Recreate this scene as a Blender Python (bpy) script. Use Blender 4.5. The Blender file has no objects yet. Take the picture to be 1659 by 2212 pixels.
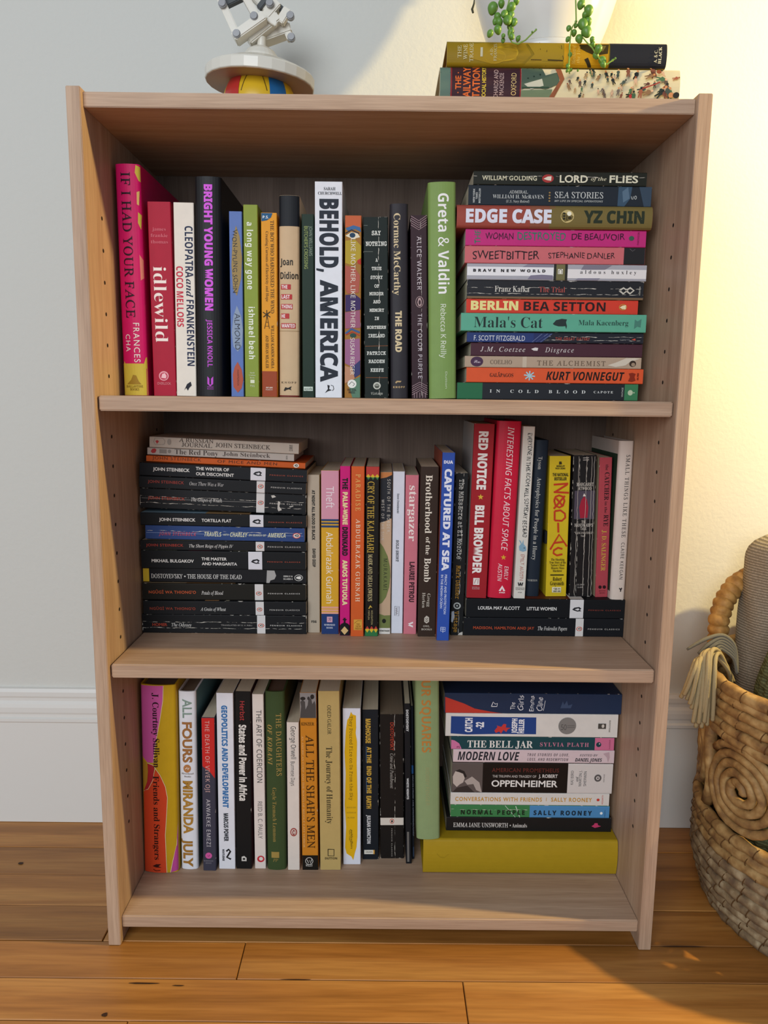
import bpy, bmesh, math, random
from mathutils import Matrix, Vector
random.seed(7)
S = 0.875
scn = bpy.context.scene
COL = scn.collection

# ------------------------------------------------------------------ camera, world, light, exposure
FPX, CX, CY = 1625.0, 829.5, 1106.0
CAM = Vector((-0.0035, -0.8728, 0.7060)) * S
ROT = (Matrix.Rotation(-0.0012, 3, 'Z') @ Matrix.Rotation(-0.0110, 3, 'Y') @ Matrix.Rotation(1.4157, 3, 'X'))
cd = bpy.data.cameras.new('camera')
cd.sensor_fit = 'VERTICAL'; cd.sensor_height = 32.0
cd.lens = FPX * 32.0 / 2212.0
cd.clip_start = 0.01
cam = bpy.data.objects.new('camera', cd); COL.objects.link(cam)
cam.matrix_world = Matrix.Translation(CAM) @ ROT.to_4x4()
scn.camera = cam

def ray(u, v):
    return ROT @ Vector(((u - CX) / FPX, (CY - v) / FPX, -1.0))
def onY(u, v, Y):
    d = ray(u, v); return CAM + d * ((Y - CAM.y) / d.y)
def onZ(u, v, Z):
    d = ray(u, v); return CAM + d * ((Z - CAM.z) / d.z)
def onX(u, v, X):
    d = ray(u, v); return CAM + d * ((X - CAM.x) / d.x)

w = bpy.data.worlds.new('world'); scn.world = w; w.use_nodes = True
w.node_tree.nodes['Background'].inputs[0].default_value = (0.78, 0.86, 1.0, 1)
w.node_tree.nodes['Background'].inputs[1].default_value = 0.27
vs = scn.view_settings
vs.view_transform = 'Standard'; vs.look = 'None'; vs.gamma = 1.0; vs.use_curve_mapping = False
vs.exposure = 0.27

def light(name, typ, loc, energy, color, target=None, **kw):
    l = bpy.data.lights.new(name, typ); l.energy = energy; l.color = color
    for k, v in kw.items(): setattr(l, k, v)
    o = bpy.data.objects.new(name, l); COL.objects.link(o); o.location = loc
    if target is not None:
        o.rotation_euler = (Vector(target) - Vector(loc)).to_track_quat('-Z', 'Y').to_euler()
    return o
# warm table lamp standing just outside the frame, level with the pot
light('lamp_bulb', 'POINT', (0.94, -0.078, 1.06), 50, (1.0, 0.75, 0.31), shadow_soft_size=0.013)
# unseen daylight fill, added behind the camera to reach into the shelf recesses
light('daylight_fill', 'AREA', (-0.8, -2.5, 1.3), 47, (0.88, 0.94, 1.0), (0, 0.1, 0.5), shape='RECTANGLE', size=1.7, size_y=1.5)

# ------------------------------------------------------------------ helpers
def lin(c):
    return c / 12.92 if c <= 0.04045 else ((c + 0.055) / 1.055) ** 2.4
def hexc(h):
    return tuple(lin(int(h[i:i + 2], 16) / 255.0) for i in (0, 2, 4)) + (1.0,)
MATS = {}
def N(nt, typ, **kw):
    n = nt.nodes.new(typ)
    for k, v in kw.items(): setattr(n, k, v)
    return n
def mat(name, col='ffffff', rough=0.55, spec=0.3, bump=0.0, bscale=200, var=0.0, metal=0.0, sub=0.0):
    if name in MATS: return MATS[name]
    m = bpy.data.materials.new(name); m.use_nodes = True; MATS[name] = m
    nt = m.node_tree; b = nt.nodes['Principled BSDF']
    c = hexc(col) if isinstance(col, str) else col
    b.inputs['Base Color'].default_value = c
    b.inputs['Roughness'].default_value = rough
    b.inputs['Specular IOR Level'].default_value = spec
    b.inputs['Metallic'].default_value = metal
    if sub: b.inputs['Subsurface Weight'].default_value = sub; b.inputs['Subsurface Radius'].default_value = (0.004, 0.004, 0.002)
    if bump or var:
        tc = N(nt, 'ShaderNodeTexCoord'); no = N(nt, 'ShaderNodeTexNoise')
        no.inputs['Scale'].default_value = bscale; no.inputs['Detail'].default_value = 3
        nt.links.new(tc.outputs['Object'], no.inputs['Vector'])
        if bump:
            bp = N(nt, 'ShaderNodeBump'); bp.inputs['Strength'].default_value = bump; bp.inputs['Distance'].default_value = 0.002
            nt.links.new(no.outputs['Fac'], bp.inputs['Height']); nt.links.new(bp.outputs['Normal'], b.inputs['Normal'])
        if var:
            mx = N(nt, 'ShaderNodeMix', data_type='RGBA')
            mx.inputs[6].default_value = tuple(x * (1 - var) for x in c[:3]) + (1,)
            mx.inputs[7].default_value = tuple(min(1, x * (1 + var)) for x in c[:3]) + (1,)
            nt.links.new(no.outputs['Fac'], mx.inputs[0]); nt.links.new(mx.outputs[2], b.inputs['Base Color'])
    return m
def ink(col):
    return mat('ink_' + col, col, 0.5, 0.16)

def wood(name, base, dark, light_, scale, rough=0.5, rnd=0.0, bump=0.08, fine=1.0, spec=0.3, knots=False):
    m = bpy.data.materials.new(name); m.use_nodes = True
    nt = m.node_tree; L = nt.links.new; b = nt.nodes['Principled BSDF']
    b.inputs['Roughness'].default_value = rough; b.inputs['Specular IOR Level'].default_value = spec
    tc = N(nt, 'ShaderNodeTexCoord'); mp = N(nt, 'ShaderNodeMapping'); mp.inputs['Scale'].default_value = scale
    oi = N(nt, 'ShaderNodeObjectInfo'); ad = N(nt, 'ShaderNodeVectorMath', operation='ADD')
    cb = N(nt, 'ShaderNodeCombineXYZ'); mu = N(nt, 'ShaderNodeMath', operation='MULTIPLY'); mu.inputs[1].default_value = 37.0
    L(oi.outputs['Random'], mu.inputs[0])
    for k in range(3): L(mu.outputs[0], cb.inputs[k])
    L(tc.outputs['Object'], mp.inputs['Vector']); L(mp.outputs[0], ad.inputs[0]); L(cb.outputs[0], ad.inputs[1])
    n1 = N(nt, 'ShaderNodeTexNoise'); n1.inputs['Scale'].default_value = 1.0; n1.inputs['Detail'].default_value = 6; n1.inputs['Distortion'].default_value = 0.6
    n2 = N(nt, 'ShaderNodeTexNoise'); n2.inputs['Scale'].default_value = 5.0 * fine; n2.inputs['Detail'].default_value = 3
    L(ad.outputs[0], n1.inputs['Vector']); L(ad.outputs[0], n2.inputs['Vector'])
    r1 = N(nt, 'ShaderNodeValToRGB')
    r1.color_ramp.elements[0].position = 0.3; r1.color_ramp.elements[0].color = hexc(dark)
    r1.color_ramp.elements[1].position = 0.72; r1.color_ramp.elements[1].color = hexc(light_)
    e = r1.color_ramp.elements.new(0.5); e.color = hexc(base)
    L(n1.outputs['Fac'], r1.inputs['Fac'])
    mx = N(nt, 'ShaderNodeMix', data_type='RGBA', blend_type='MULTIPLY'); mx.inputs[0].default_value = 0.35
    r2 = N(nt, 'ShaderNodeValToRGB'); r2.color_ramp.elements[0].position = 0.35; r2.color_ramp.elements[0].color = (0.55, 0.5, 0.45, 1); r2.color_ramp.elements[1].position = 0.6
    L(n2.outputs['Fac'], r2.inputs['Fac']); L(r1.outputs['Color'], mx.inputs[6]); L(r2.outputs['Color'], mx.inputs[7])
    out = mx.outputs[2]
    if rnd:
        hs = N(nt, 'ShaderNodeHueSaturation'); mr = N(nt, 'ShaderNodeMapRange')
        mr.inputs['To Min'].default_value = 1 - rnd; mr.inputs['To Max'].default_value = 1 + rnd
        L(oi.outputs['Random'], mr.inputs['Value']); L(mr.outputs[0], hs.inputs['Value']); L(out, hs.inputs['Color']); out = hs.outputs['Color']
    L(out, b.inputs['Base Color'])
    bp = N(nt, 'ShaderNodeBump'); bp.inputs['Strength'].default_value = bump; bp.inputs['Distance'].default_value = 0.001
    L(n2.outputs['Fac'], bp.inputs['Height']); L(bp.outputs['Normal'], b.inputs['Normal'])
    return m

def obj(name, me, m=None, parent=None, loc=None, smooth=False):
    o = bpy.data.objects.new(name, me); COL.objects.link(o)
    if m is not None and not me.materials: me.materials.append(m)
    if smooth:
        for p in me.polygons: p.use_smooth = True
    if parent is not None: o.parent = parent
    if loc is not None: o.location = loc
    return o
def mesh(name, verts, faces):
    me = bpy.data.meshes.new(name); me.from_pydata(verts, [], faces); me.update(); return me
def bm_mesh(bm, name):
    bmesh.ops.recalc_face_normals(bm, faces=bm.faces)
    me = bpy.data.meshes.new(name); bm.to_mesh(me); bm.free(); return me
def box_mesh(name, a, b, bev=0.0, seg=2):
    bm = bmesh.new()
    r = bmesh.ops.create_cube(bm, size=1.0)
    a, b = Vector(a), Vector(b); c = (a + b) / 2; s = b - a
    for v in bm.verts: v.co = Vector((c.x + v.co.x * s.x, c.y + v.co.y * s.y, c.z + v.co.z * s.z))
    if bev: bmesh.ops.bevel(bm, geom=list(bm.edges), offset=bev, segments=seg, affect='EDGES')
    return bm_mesh(bm, name)
def tube_bm(bm, pts, rad, seg=8, closed=False, flat=1.0):
    pts = [Vector(p) for p in pts]; n = len(pts); rings = []
    up = Vector((0, 0, 1))
    t0 = (pts[1] - pts[0]).normalized()
    a = t0.orthogonal() if abs(t0.dot(up)) > 0.95 else t0.cross(up)
    a.normalize()
    for i in range(n):
        if closed: t = (pts[(i + 1) % n] - pts[i - 1]).normalized()
        else: t = (pts[min(i + 1, n - 1)] - pts[max(i - 1, 0)]).normalized()
        a = (a - t * a.dot(t))
        if a.length < 1e-6: a = t.orthogonal()
        a.normalize(); b2 = t.cross(a)
        r = rad(i / max(1, n - 1)) if callable(rad) else rad
        rings.append([bm.verts.new(pts[i] + a * (r * math.cos(k * 2 * math.pi / seg)) + b2 * (r * flat * math.sin(k * 2 * math.pi / seg))) for k in range(seg)])
    m = n if closed else n - 1
    for i in range(m):
        A, B = rings[i], rings[(i + 1) % n]
        for k in range(seg): bm.faces.new((A[k], A[(k + 1) % seg], B[(k + 1) % seg], B[k]))
    if not closed:
        bm.faces.new(rings[0][::-1]); bm.faces.new(rings[-1])
def tube(name, pts, rad, seg=8, closed=False, flat=1.0):
    bm = bmesh.new(); tube_bm(bm, pts, rad, seg, closed, flat); return bm_mesh(bm, name)
def lathe_mesh(name, prof, seg=40):
    bm = bmesh.new(); rings = []
    for r, z in prof:
        rings.append([bm.verts.new((r * math.cos(k * 2 * math.pi / seg), r * math.sin(k * 2 * math.pi / seg), z)) for k in range(seg)])
    for A, B in zip(rings, rings[1:]):
        for k in range(seg): bm.faces.new((A[k], A[(k + 1) % seg], B[(k + 1) % seg], B[k]))
    return bm_mesh(bm, name)
def empty(name, loc=(0, 0, 0)):
    o = bpy.data.objects.new(name, None); COL.objects.link(o); o.location = loc; o.empty_display_size = 0.02; return o
def tag(o, label, cat, group=None):
    o['label'] = label; o['category'] = cat
    if group: o['group'] = group
    return o
def struct(o):
    o['kind'] = 'structure'; return o

# ------------------------------------------------------------------ the room
YW = 0.2923 * S
def wall_material():
    m = bpy.data.materials.new('wall_paint'); m.use_nodes = True; nt = m.node_tree; L = nt.links.new
    b = nt.nodes['Principled BSDF']; b.inputs['Base Color'].default_value = hexc('cdccc4'); b.inputs['Roughness'].default_value = 0.75; b.inputs['Specular IOR Level'].default_value = 0.2
    tc = N(nt, 'ShaderNodeTexCoord')
    n1 = N(nt, 'ShaderNodeTexNoise'); n1.inputs['Scale'].default_value = 190; n1.inputs['Detail'].default_value = 2; n1.inputs['Distortion'].default_value = 0.3
    n2 = N(nt, 'ShaderNodeTexNoise'); n2.inputs['Scale'].default_value = 12; n2.inputs['Detail'].default_value = 2
    ad = N(nt, 'ShaderNodeMath', operation='MULTIPLY_ADD'); ad.inputs[1].default_value = 2.0
    L(tc.outputs['Object'], n1.inputs['Vector']); L(tc.outputs['Object'], n2.inputs['Vector'])
    L(n2.outputs['Fac'], ad.inputs[0]); L(n1.outputs['Fac'], ad.inputs[2])
    bp = N(nt, 'ShaderNodeBump'); bp.inputs['Strength'].default_value = 0.10; bp.inputs['Distance'].default_value = 0.004
    L(ad.outputs[0], bp.inputs['Height']); L(bp.outputs['Normal'], b.inputs['Normal'])
    return m
struct(obj('wall_back', box_mesh('wall_back', (-1.6, YW, -0.02), (1.6, YW + 0.1, 2.3)), wall_material()))
# baseboard with an ogee cap
prof = [(0, 0.0), (0.020, 0.0), (0.020, 0.152), (0.0225, 0.154), (0.0225, 0.158), (0.017, 0.160), (0.017, 0.164), (0.019, 0.167),
        (0.019, 0.174), (0.017, 0.179), (0.012, 0.183), (0.012, 0.187), (0.014, 0.190), (0.014, 0.196), (0.010, 0.2005), (0, 0.2015)]
vv, ff = [], []
for x in (-1.6, 1.6):
    vv += [(x, YW + 0.0005 - a * 0.55, z) for a, z in prof]
n = len(prof)
ff = [(i, i + 1, n + i + 1, n + i) for i in range(n - 1)] + [tuple(range(n)), tuple(range(2 * n - 1, n - 1, -1))]
struct(obj('baseboard_back', mesh('baseboard_back', vv, ff), mat('baseboard_paint', 'd9d6cf', 0.42, 0.4, 0.12, 60)))

# floor: oak strips, each its own piece
fl = struct(obj('floor', box_mesh('floor', (-1.6, -2.2, -0.04), (1.6, YW + 0.02, -0.0125)), mat('floor_joint', '2a1608', 0.8)))
fmat = wood('floor_oak', 'a87034', '8c5a26', 'bd8746', (2.2, 42, 42), 0.36, 0.13, 0.10, 1.4, 0.45)
seams = [YW + 0.01, 0.2455, 0.185, 0.126, 0.0665, 0.0075, -0.0475, -0.1025]
while seams[-1] > -1.3: seams.append(seams[-1] - 0.0572)
joints = {4: [-0.316 + 0.0, 0.52], 5: [-0.153, 0.62], 6: [0.0885, -0.62], 3: [-0.7, 0.3], 2: [0.1, 0.49], 1: [-0.2], 0: [0.45], 7: [-0.25, 0.43]}
pk = 0
for i in range(len(seams) - 1):
    y1, y0 = seams[i], seams[i + 1]
    js = sorted(joints.get(i, [random.uniform(-1.2, 0), random.uniform(0.2, 1.3)]))
    xs = [-1.55] + js + [1.55]
    for a, b in zip(xs, xs[1:]):
        g = 0.0005
        zj = random.uniform(-0.0006, 0.0)
        obj('plank', box_mesh('plank', (a + g, y0 + g, -0.0135), (b - g, y1 - g, zj), 0.0007, 1), fmat, fl)
        pk += 1
# a few pin knots and gouges in the strips
kn = mat('knot', '3a2210', 0.6)
for (u, v, rx, ry) in [(226, 2192, .0035, .003), (45, 1865, .004, .003), (310, 2124, .018, .0012), (385, 2129, .007, .0009), (1475, 2045, .03, .0013), (640, 2116, .02, .0008)]:
    p = onZ(u, v, 0)
    vs_ = [(p.x + rx * math.cos(k * math.pi / 6) * random.uniform(.7, 1), p.y + ry * math.sin(k * math.pi / 6) * random.uniform(.7, 1), 0.00015) for k in range(12)]
    obj('wood_knot', mesh('wood_knot', vs_, [tuple(range(12))]), kn, fl)

# ------------------------------------------------------------------ the bookcase
W, H, TP = 0.70 * S, 1.0315 * S, 0.0157 * S
SR = 0.0078 * S                       # front setback of the shelves
ZT, TT = 1.0285 * S, 0.0159 * S
Z1, Z2, ZB, TS, TB = 0.7011 * S, 0.3761 * S, 0.0364 * S, 0.0174 * S, 0.0166 * S
YB = 0.2711 * S
HW = W / 2
bc = tag(empty('bookcase', (0, 0, 0)), 'light wood laminate bookcase with three compartments full of books', 'bookcase')
wz = wood('laminate_upright', 'b3967d', 'a78971', 'bea289', (75, 75, 2.2), 0.5, 0.02, 0.05, 2.0)
wx = wood('laminate_shelf', 'b3967d', 'a78971', 'bea289', (2.2, 75, 75), 0.5, 0.02, 0.05, 2.0)
bk = wood('laminate_back_shaded', '6c5a4d', '635145', '766357', (40, 40, 1.6), 0.6, 0.0, 0.03, 2.0)  # same wood, darkened: the shade inside the case is put into this colour
for sx in (-1, 1):
    a, b = sorted((sx * HW, sx * (HW - TP)))
    obj('side_panel', box_mesh('side_panel', (a, 0, 0), (b, YB + 0.004, H), 0.0007), wz, bc)
IW = HW - TP
obj('top_panel', box_mesh('top_panel', (-IW - 0.0003, SR, ZT - TT), (IW + 0.0003, YB, ZT), 0.0007), wx, bc)
for z in (Z1, Z2):
    obj('shelf', box_mesh('shelf', (-IW + 0.0013, SR, z - TS), (IW - 0.0013, YB - 0.001, z), 0.0012, 3), wx, bc)
obj('bottom_panel', box_mesh('bottom_panel', (-IW - 0.0003, SR, ZB - TB), (IW + 0.0003, YB, ZB), 0.0012, 3), wx, bc)
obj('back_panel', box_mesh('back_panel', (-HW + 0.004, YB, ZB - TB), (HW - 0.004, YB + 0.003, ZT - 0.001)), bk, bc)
hole = mat('pin_hole', '1d140e', 0.9)
pinm = mat('pin_plastic', 'b9b4a8', 0.4)
hm = None
for sx in (-1, 1):
    for k in range(-16, 6):
        z = 0.6335 + 0.03175 * k
        if any(abs(z - (zs - TS / 2)) < 0.014 for zs in (Z1, Z2)) or z < 0.12: continue
        for y in (0.043, 0.205):
            if hm is None:
                hm = mesh('pin_hole', [(0, 0.0021 * math.cos(q * math.pi / 6), 0.0021 * math.sin(q * math.pi / 6)) for q in range(12)], [tuple(range(12))])
                hm.materials.append(hole)
            obj('pin_hole', hm, None, bc, (sx * (IW - 0.00012), y, z))

# ------------------------------------------------------------------ lettering
def conv(s, f):
    base = {'R': 0x1D434, 'S': 0x1D400, 's': 0x1D400, 'i': 0x1D434, 'I': 0x1D468, 'c': 0x1D4D0, 'n': 0x1D5A0, 'N': 0x1D5D4, 'B': 0x1D5D4, 'k': 0x1D608, 'K': 0x1D63C, 'm': 0x1D670, 'M': 0x1D670}.get(f)
    if base is None: return s
    dg = {'S': 0x1D7CE, 's': 0x1D7CE, 'I': 0x1D7CE, 'n': 0x1D7E2, 'N': 0x1D7EC, 'B': 0x1D7EC, 'm': 0x1D7F6, 'M': 0x1D7F6}.get(f)
    r = ''
    for c in s:
        if 'A' <= c <= 'Z': r += chr(base + ord(c) - 65)
        elif c == 'h' and f in 'iR': r += '\u210e'
        elif 'a' <= c <= 'z': r += chr(base + 26 + ord(c) - 97)
        elif c.isdigit() and dg: r += chr(dg + int(c))
        else: r += c
    return r
OFF = {'G': 0.022, 'H': 0.04, 's': -0.006, 'R': 0.004, 'B': 0.02, 'w': 0.0, 'M': 0.014}
try:      # Blender's own bundled symbol font; without it Blender finds the same glyphs itself, only slower
    import os
    SERIF = bpy.data.fonts.load(os.path.join(bpy.utils.resource_path('LOCAL'), 'datafiles', 'fonts', 'NotoSansMath-Regular.woff2'))
except Exception:
    SERIF = None
CAPH = {}
TCACHE = {}
def text_geo(s, f, sp=1.0):
    if f == 's' and s.upper() == s: f = 'R'          # regular-weight serif capitals: the italic set upright again
    key = (s, f, sp)
    if key in TCACHE: return TCACHE[key]
    c = bpy.data.curves.new('lettering', 'FONT'); c.body = conv(s, f); c.size = 1.0; c.resolution_u = 3
    c.offset = OFF.get(f, 0.0); c.space_character = sp
    if SERIF is not None and c.body != s: c.font = SERIF
    o = bpy.data.objects.new('lettering', c)
    me = bpy.data.meshes.new_from_object(o)
    bpy.data.objects.remove(o); bpy.data.curves.remove(c)
    sh = 0.27 if f == 'R' else 0.0
    vs_ = [(v.co.x - sh * v.co.y, v.co.y) for v in me.vertices]; fs = [tuple(p.vertices) for p in me.polygons]
    bpy.data.meshes.remove(me)
    TCACHE[key] = (vs_, fs); return vs_, fs
def cap(f):
    if f not in CAPH:
        vs_, _ = text_geo('H', f); CAPH[f] = max(y for x, y in vs_)
    return CAPH[f]

# ------------------------------------------------------------------ books
def cover_material(col, wq, hq, wear, gloss):
    key = 'cover_%s_%d_%d_%.2f_%.2f' % (col, wq * 1e4, hq * 1e4, wear, gloss) if wear else 'cover_%s_%.2f' % (col, gloss)
    if key in MATS: return MATS[key]
    m = bpy.data.materials.new('book_cover'); m.use_nodes = True; MATS[key] = m
    nt = m.node_tree; L = nt.links.new; b = nt.nodes['Principled BSDF']
    b.inputs['Roughness'].default_value = gloss; b.inputs['Specular IOR Level'].default_value = 0.16
    base = hexc(col)
    tc = N(nt, 'ShaderNodeTexCoord')
    no = N(nt, 'ShaderNodeTexNoise'); no.inputs['Scale'].default_value = 90; no.inputs['Detail'].default_value = 3
    L(tc.outputs['Object'], no.inputs['Vector'])
    mx = N(nt, 'ShaderNodeMix', data_type='RGBA')
    mx.inputs[6].default_value = tuple(x * 0.93 for x in base[:3]) + (1,); mx.inputs[7].default_value = tuple(min(1, x * 1.07) for x in base[:3]) + (1,)
    L(no.outputs['Fac'], mx.inputs[0]); out = mx.outputs[2]
    if wear:
        sp = N(nt, 'ShaderNodeSeparateXYZ'); L(tc.outputs['Object'], sp.inputs[0])
        def M(op, a, b_=None, c=None):
            q = N(nt, 'ShaderNodeMath', operation=op)
            for k, v in enumerate((a, b_, c)):
                if v is None: continue
                if isinstance(v, (int, float)): q.inputs[k].default_value = v
                else: L(v, q.inputs[k])
            return q.outputs[0]
        dx = M('SUBTRACT', wq / 2, M('ABSOLUTE', sp.outputs[0]))
        dz = M('MINIMUM', sp.outputs[2], M('SUBTRACT', hq, sp.outputs[2]))
        e = M('MINIMUM', dx, dz)
        n3 = N(nt, 'ShaderNodeTexNoise'); n3.inputs['Scale'].default_value = 160; n3.inputs['Detail'].default_value = 4
        L(tc.outputs['Object'], n3.inputs['Vector'])
        thr = M('MULTIPLY', M('SUBTRACT', n3.outputs['Fac'], 0.66 - 0.13 * wear), 0.005)
        mask = M('LESS_THAN', e, thr)
        if wear > 0.45:
            mp = N(nt, 'ShaderNodeMapping'); mp.inputs['Scale'].default_value = (30, 30, 22); L(tc.outputs['Object'], mp.inputs['Vector'])
            n4 = N(nt, 'ShaderNodeTexNoise'); n4.inputs['Scale'].default_value = 3.0; n4.inputs['Detail'].default_value = 3; L(mp.outputs[0], n4.inputs['Vector'])
            for off in ((0.1, -0.22) if wear > 0.75 else (0.12,)):
                px = M('ADD', sp.outputs[0], M('MULTIPLY', M('SUBTRACT', n4.outputs['Fac'], 0.5), 0.0035))
                ln = M('LESS_THAN', M('ABSOLUTE', M('SUBTRACT', px, off * wq)), M('MULTIPLY', M('SUBTRACT', n3.outputs['Fac'], 0.44), 0.0016))
                mask = M('MAXIMUM', mask, ln)
        mask = M('MULTIPLY', mask, M('LESS_THAN', sp.outputs[1], 0.0022))
        m2 = N(nt, 'ShaderNodeMix', data_type='RGBA'); m2.inputs[7].default_value = hexc('cfc8bb')
        L(mask, m2.inputs[0]); L(out, m2.inputs[6]); out = m2.outputs[2]
    L(out, b.inputs['Base Color'])
    return m
def page_material(col):
    key = 'pages_' + col
    if key in MATS: return MATS[key]
    m = bpy.data.materials.new('pages'); m.use_nodes = True; MATS[key] = m
    nt = m.node_tree; L = nt.links.new; b = nt.nodes['Principled BSDF']; b.inputs['Roughness'].default_value = 0.9; b.inputs['Specular IOR Level'].default_value = 0.1
    tc = N(nt, 'ShaderNodeTexCoord'); mp = N(nt, 'ShaderNodeMapping'); mp.inputs['Scale'].default_value = (2600, 8, 8)
    no = N(nt, 'ShaderNodeTexNoise'); no.inputs['Scale'].default_value = 1; no.inputs['Detail'].default_value = 2
    L(tc.outputs['Object'], mp.inputs['Vector']); L(mp.outputs[0], no.inputs['Vector'])
    c = hexc(col); mx = N(nt, 'ShaderNodeMix', data_type='RGBA'); mx.inputs[6].default_value = tuple(x * 0.72 for x in c[:3]) + (1,); mx.inputs[7].default_value = c
    L(no.outputs['Fac'], mx.inputs[0]); L(mx.outputs[2], b.inputs['Base Color'])
    return m

ZONES = {'A': (220, 320, 460 / 1659), 'B': (620, 320, 400 / 1526), 'C': (960, 300, 500 / 1659), 'D': (280, 880, 420 / 1659), 'E': (650, 880, 410 / 1659),
         'F': (980, 880, 440 / 1659), 'G': (260, 1440, 400 / 1659), 'H': (600, 1440, 380 / 1659), 'I': (880, 1440, 540 / 1659), 'K': (900, 0, 640 / 1659)}
def zp(z, x, y):
    o = ZONES[z]; return (o[0] + x * o[2], o[1] + y * o[2])

# print items, all in pixels of the zone they were measured in
def d(s, y0, y1, xc, h, f='g', col='ffffff', nm='title_lettering', sp=1.0): return ('d', s, y0, y1, xc, h, f, col, nm, sp)
def r(s, x0, x1, yc, h, f='g', col='ffffff', nm='title_lettering', sp=1.0): return ('r', s, x0, x1, yc, h, f, col, nm, sp)
def u(s, y0, y1, xc, h, f='g', col='ffffff', nm='title_lettering', sp=1.0): return ('u', s, y0, y1, xc, h, f, col, nm, sp)
def bx(x0, y0, x1, y1, col, nm='printed_block'): return ('bx', x0, y0, x1, y1, col, nm)
def ci(cx, cy, rx, ry, col, nm='emblem'): return ('ci', cx, cy, rx, ry, col, nm)
def pl(pts, col, nm='printed_shape'): return ('pl', pts, col, nm)
def band(a, b, col, nm='printed_band'): return ('band', a, b, col, nm)
def board(a, b, col, nm='cover_art'): return ('board', a, b, col, nm)
def lboard(col, a=None, b=None, nm='back_cover'): return ('lboard', col, a, b, nm)
def tab(yc, h, col, nm='index_tab'): return ('tab', yc, h, col, nm)
def ln(pts, wd, col, nm='printed_line'): return ('ln', pts, wd, col, nm)
AU = 'author_lettering'; IM = 'imprint_lettering'

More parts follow.
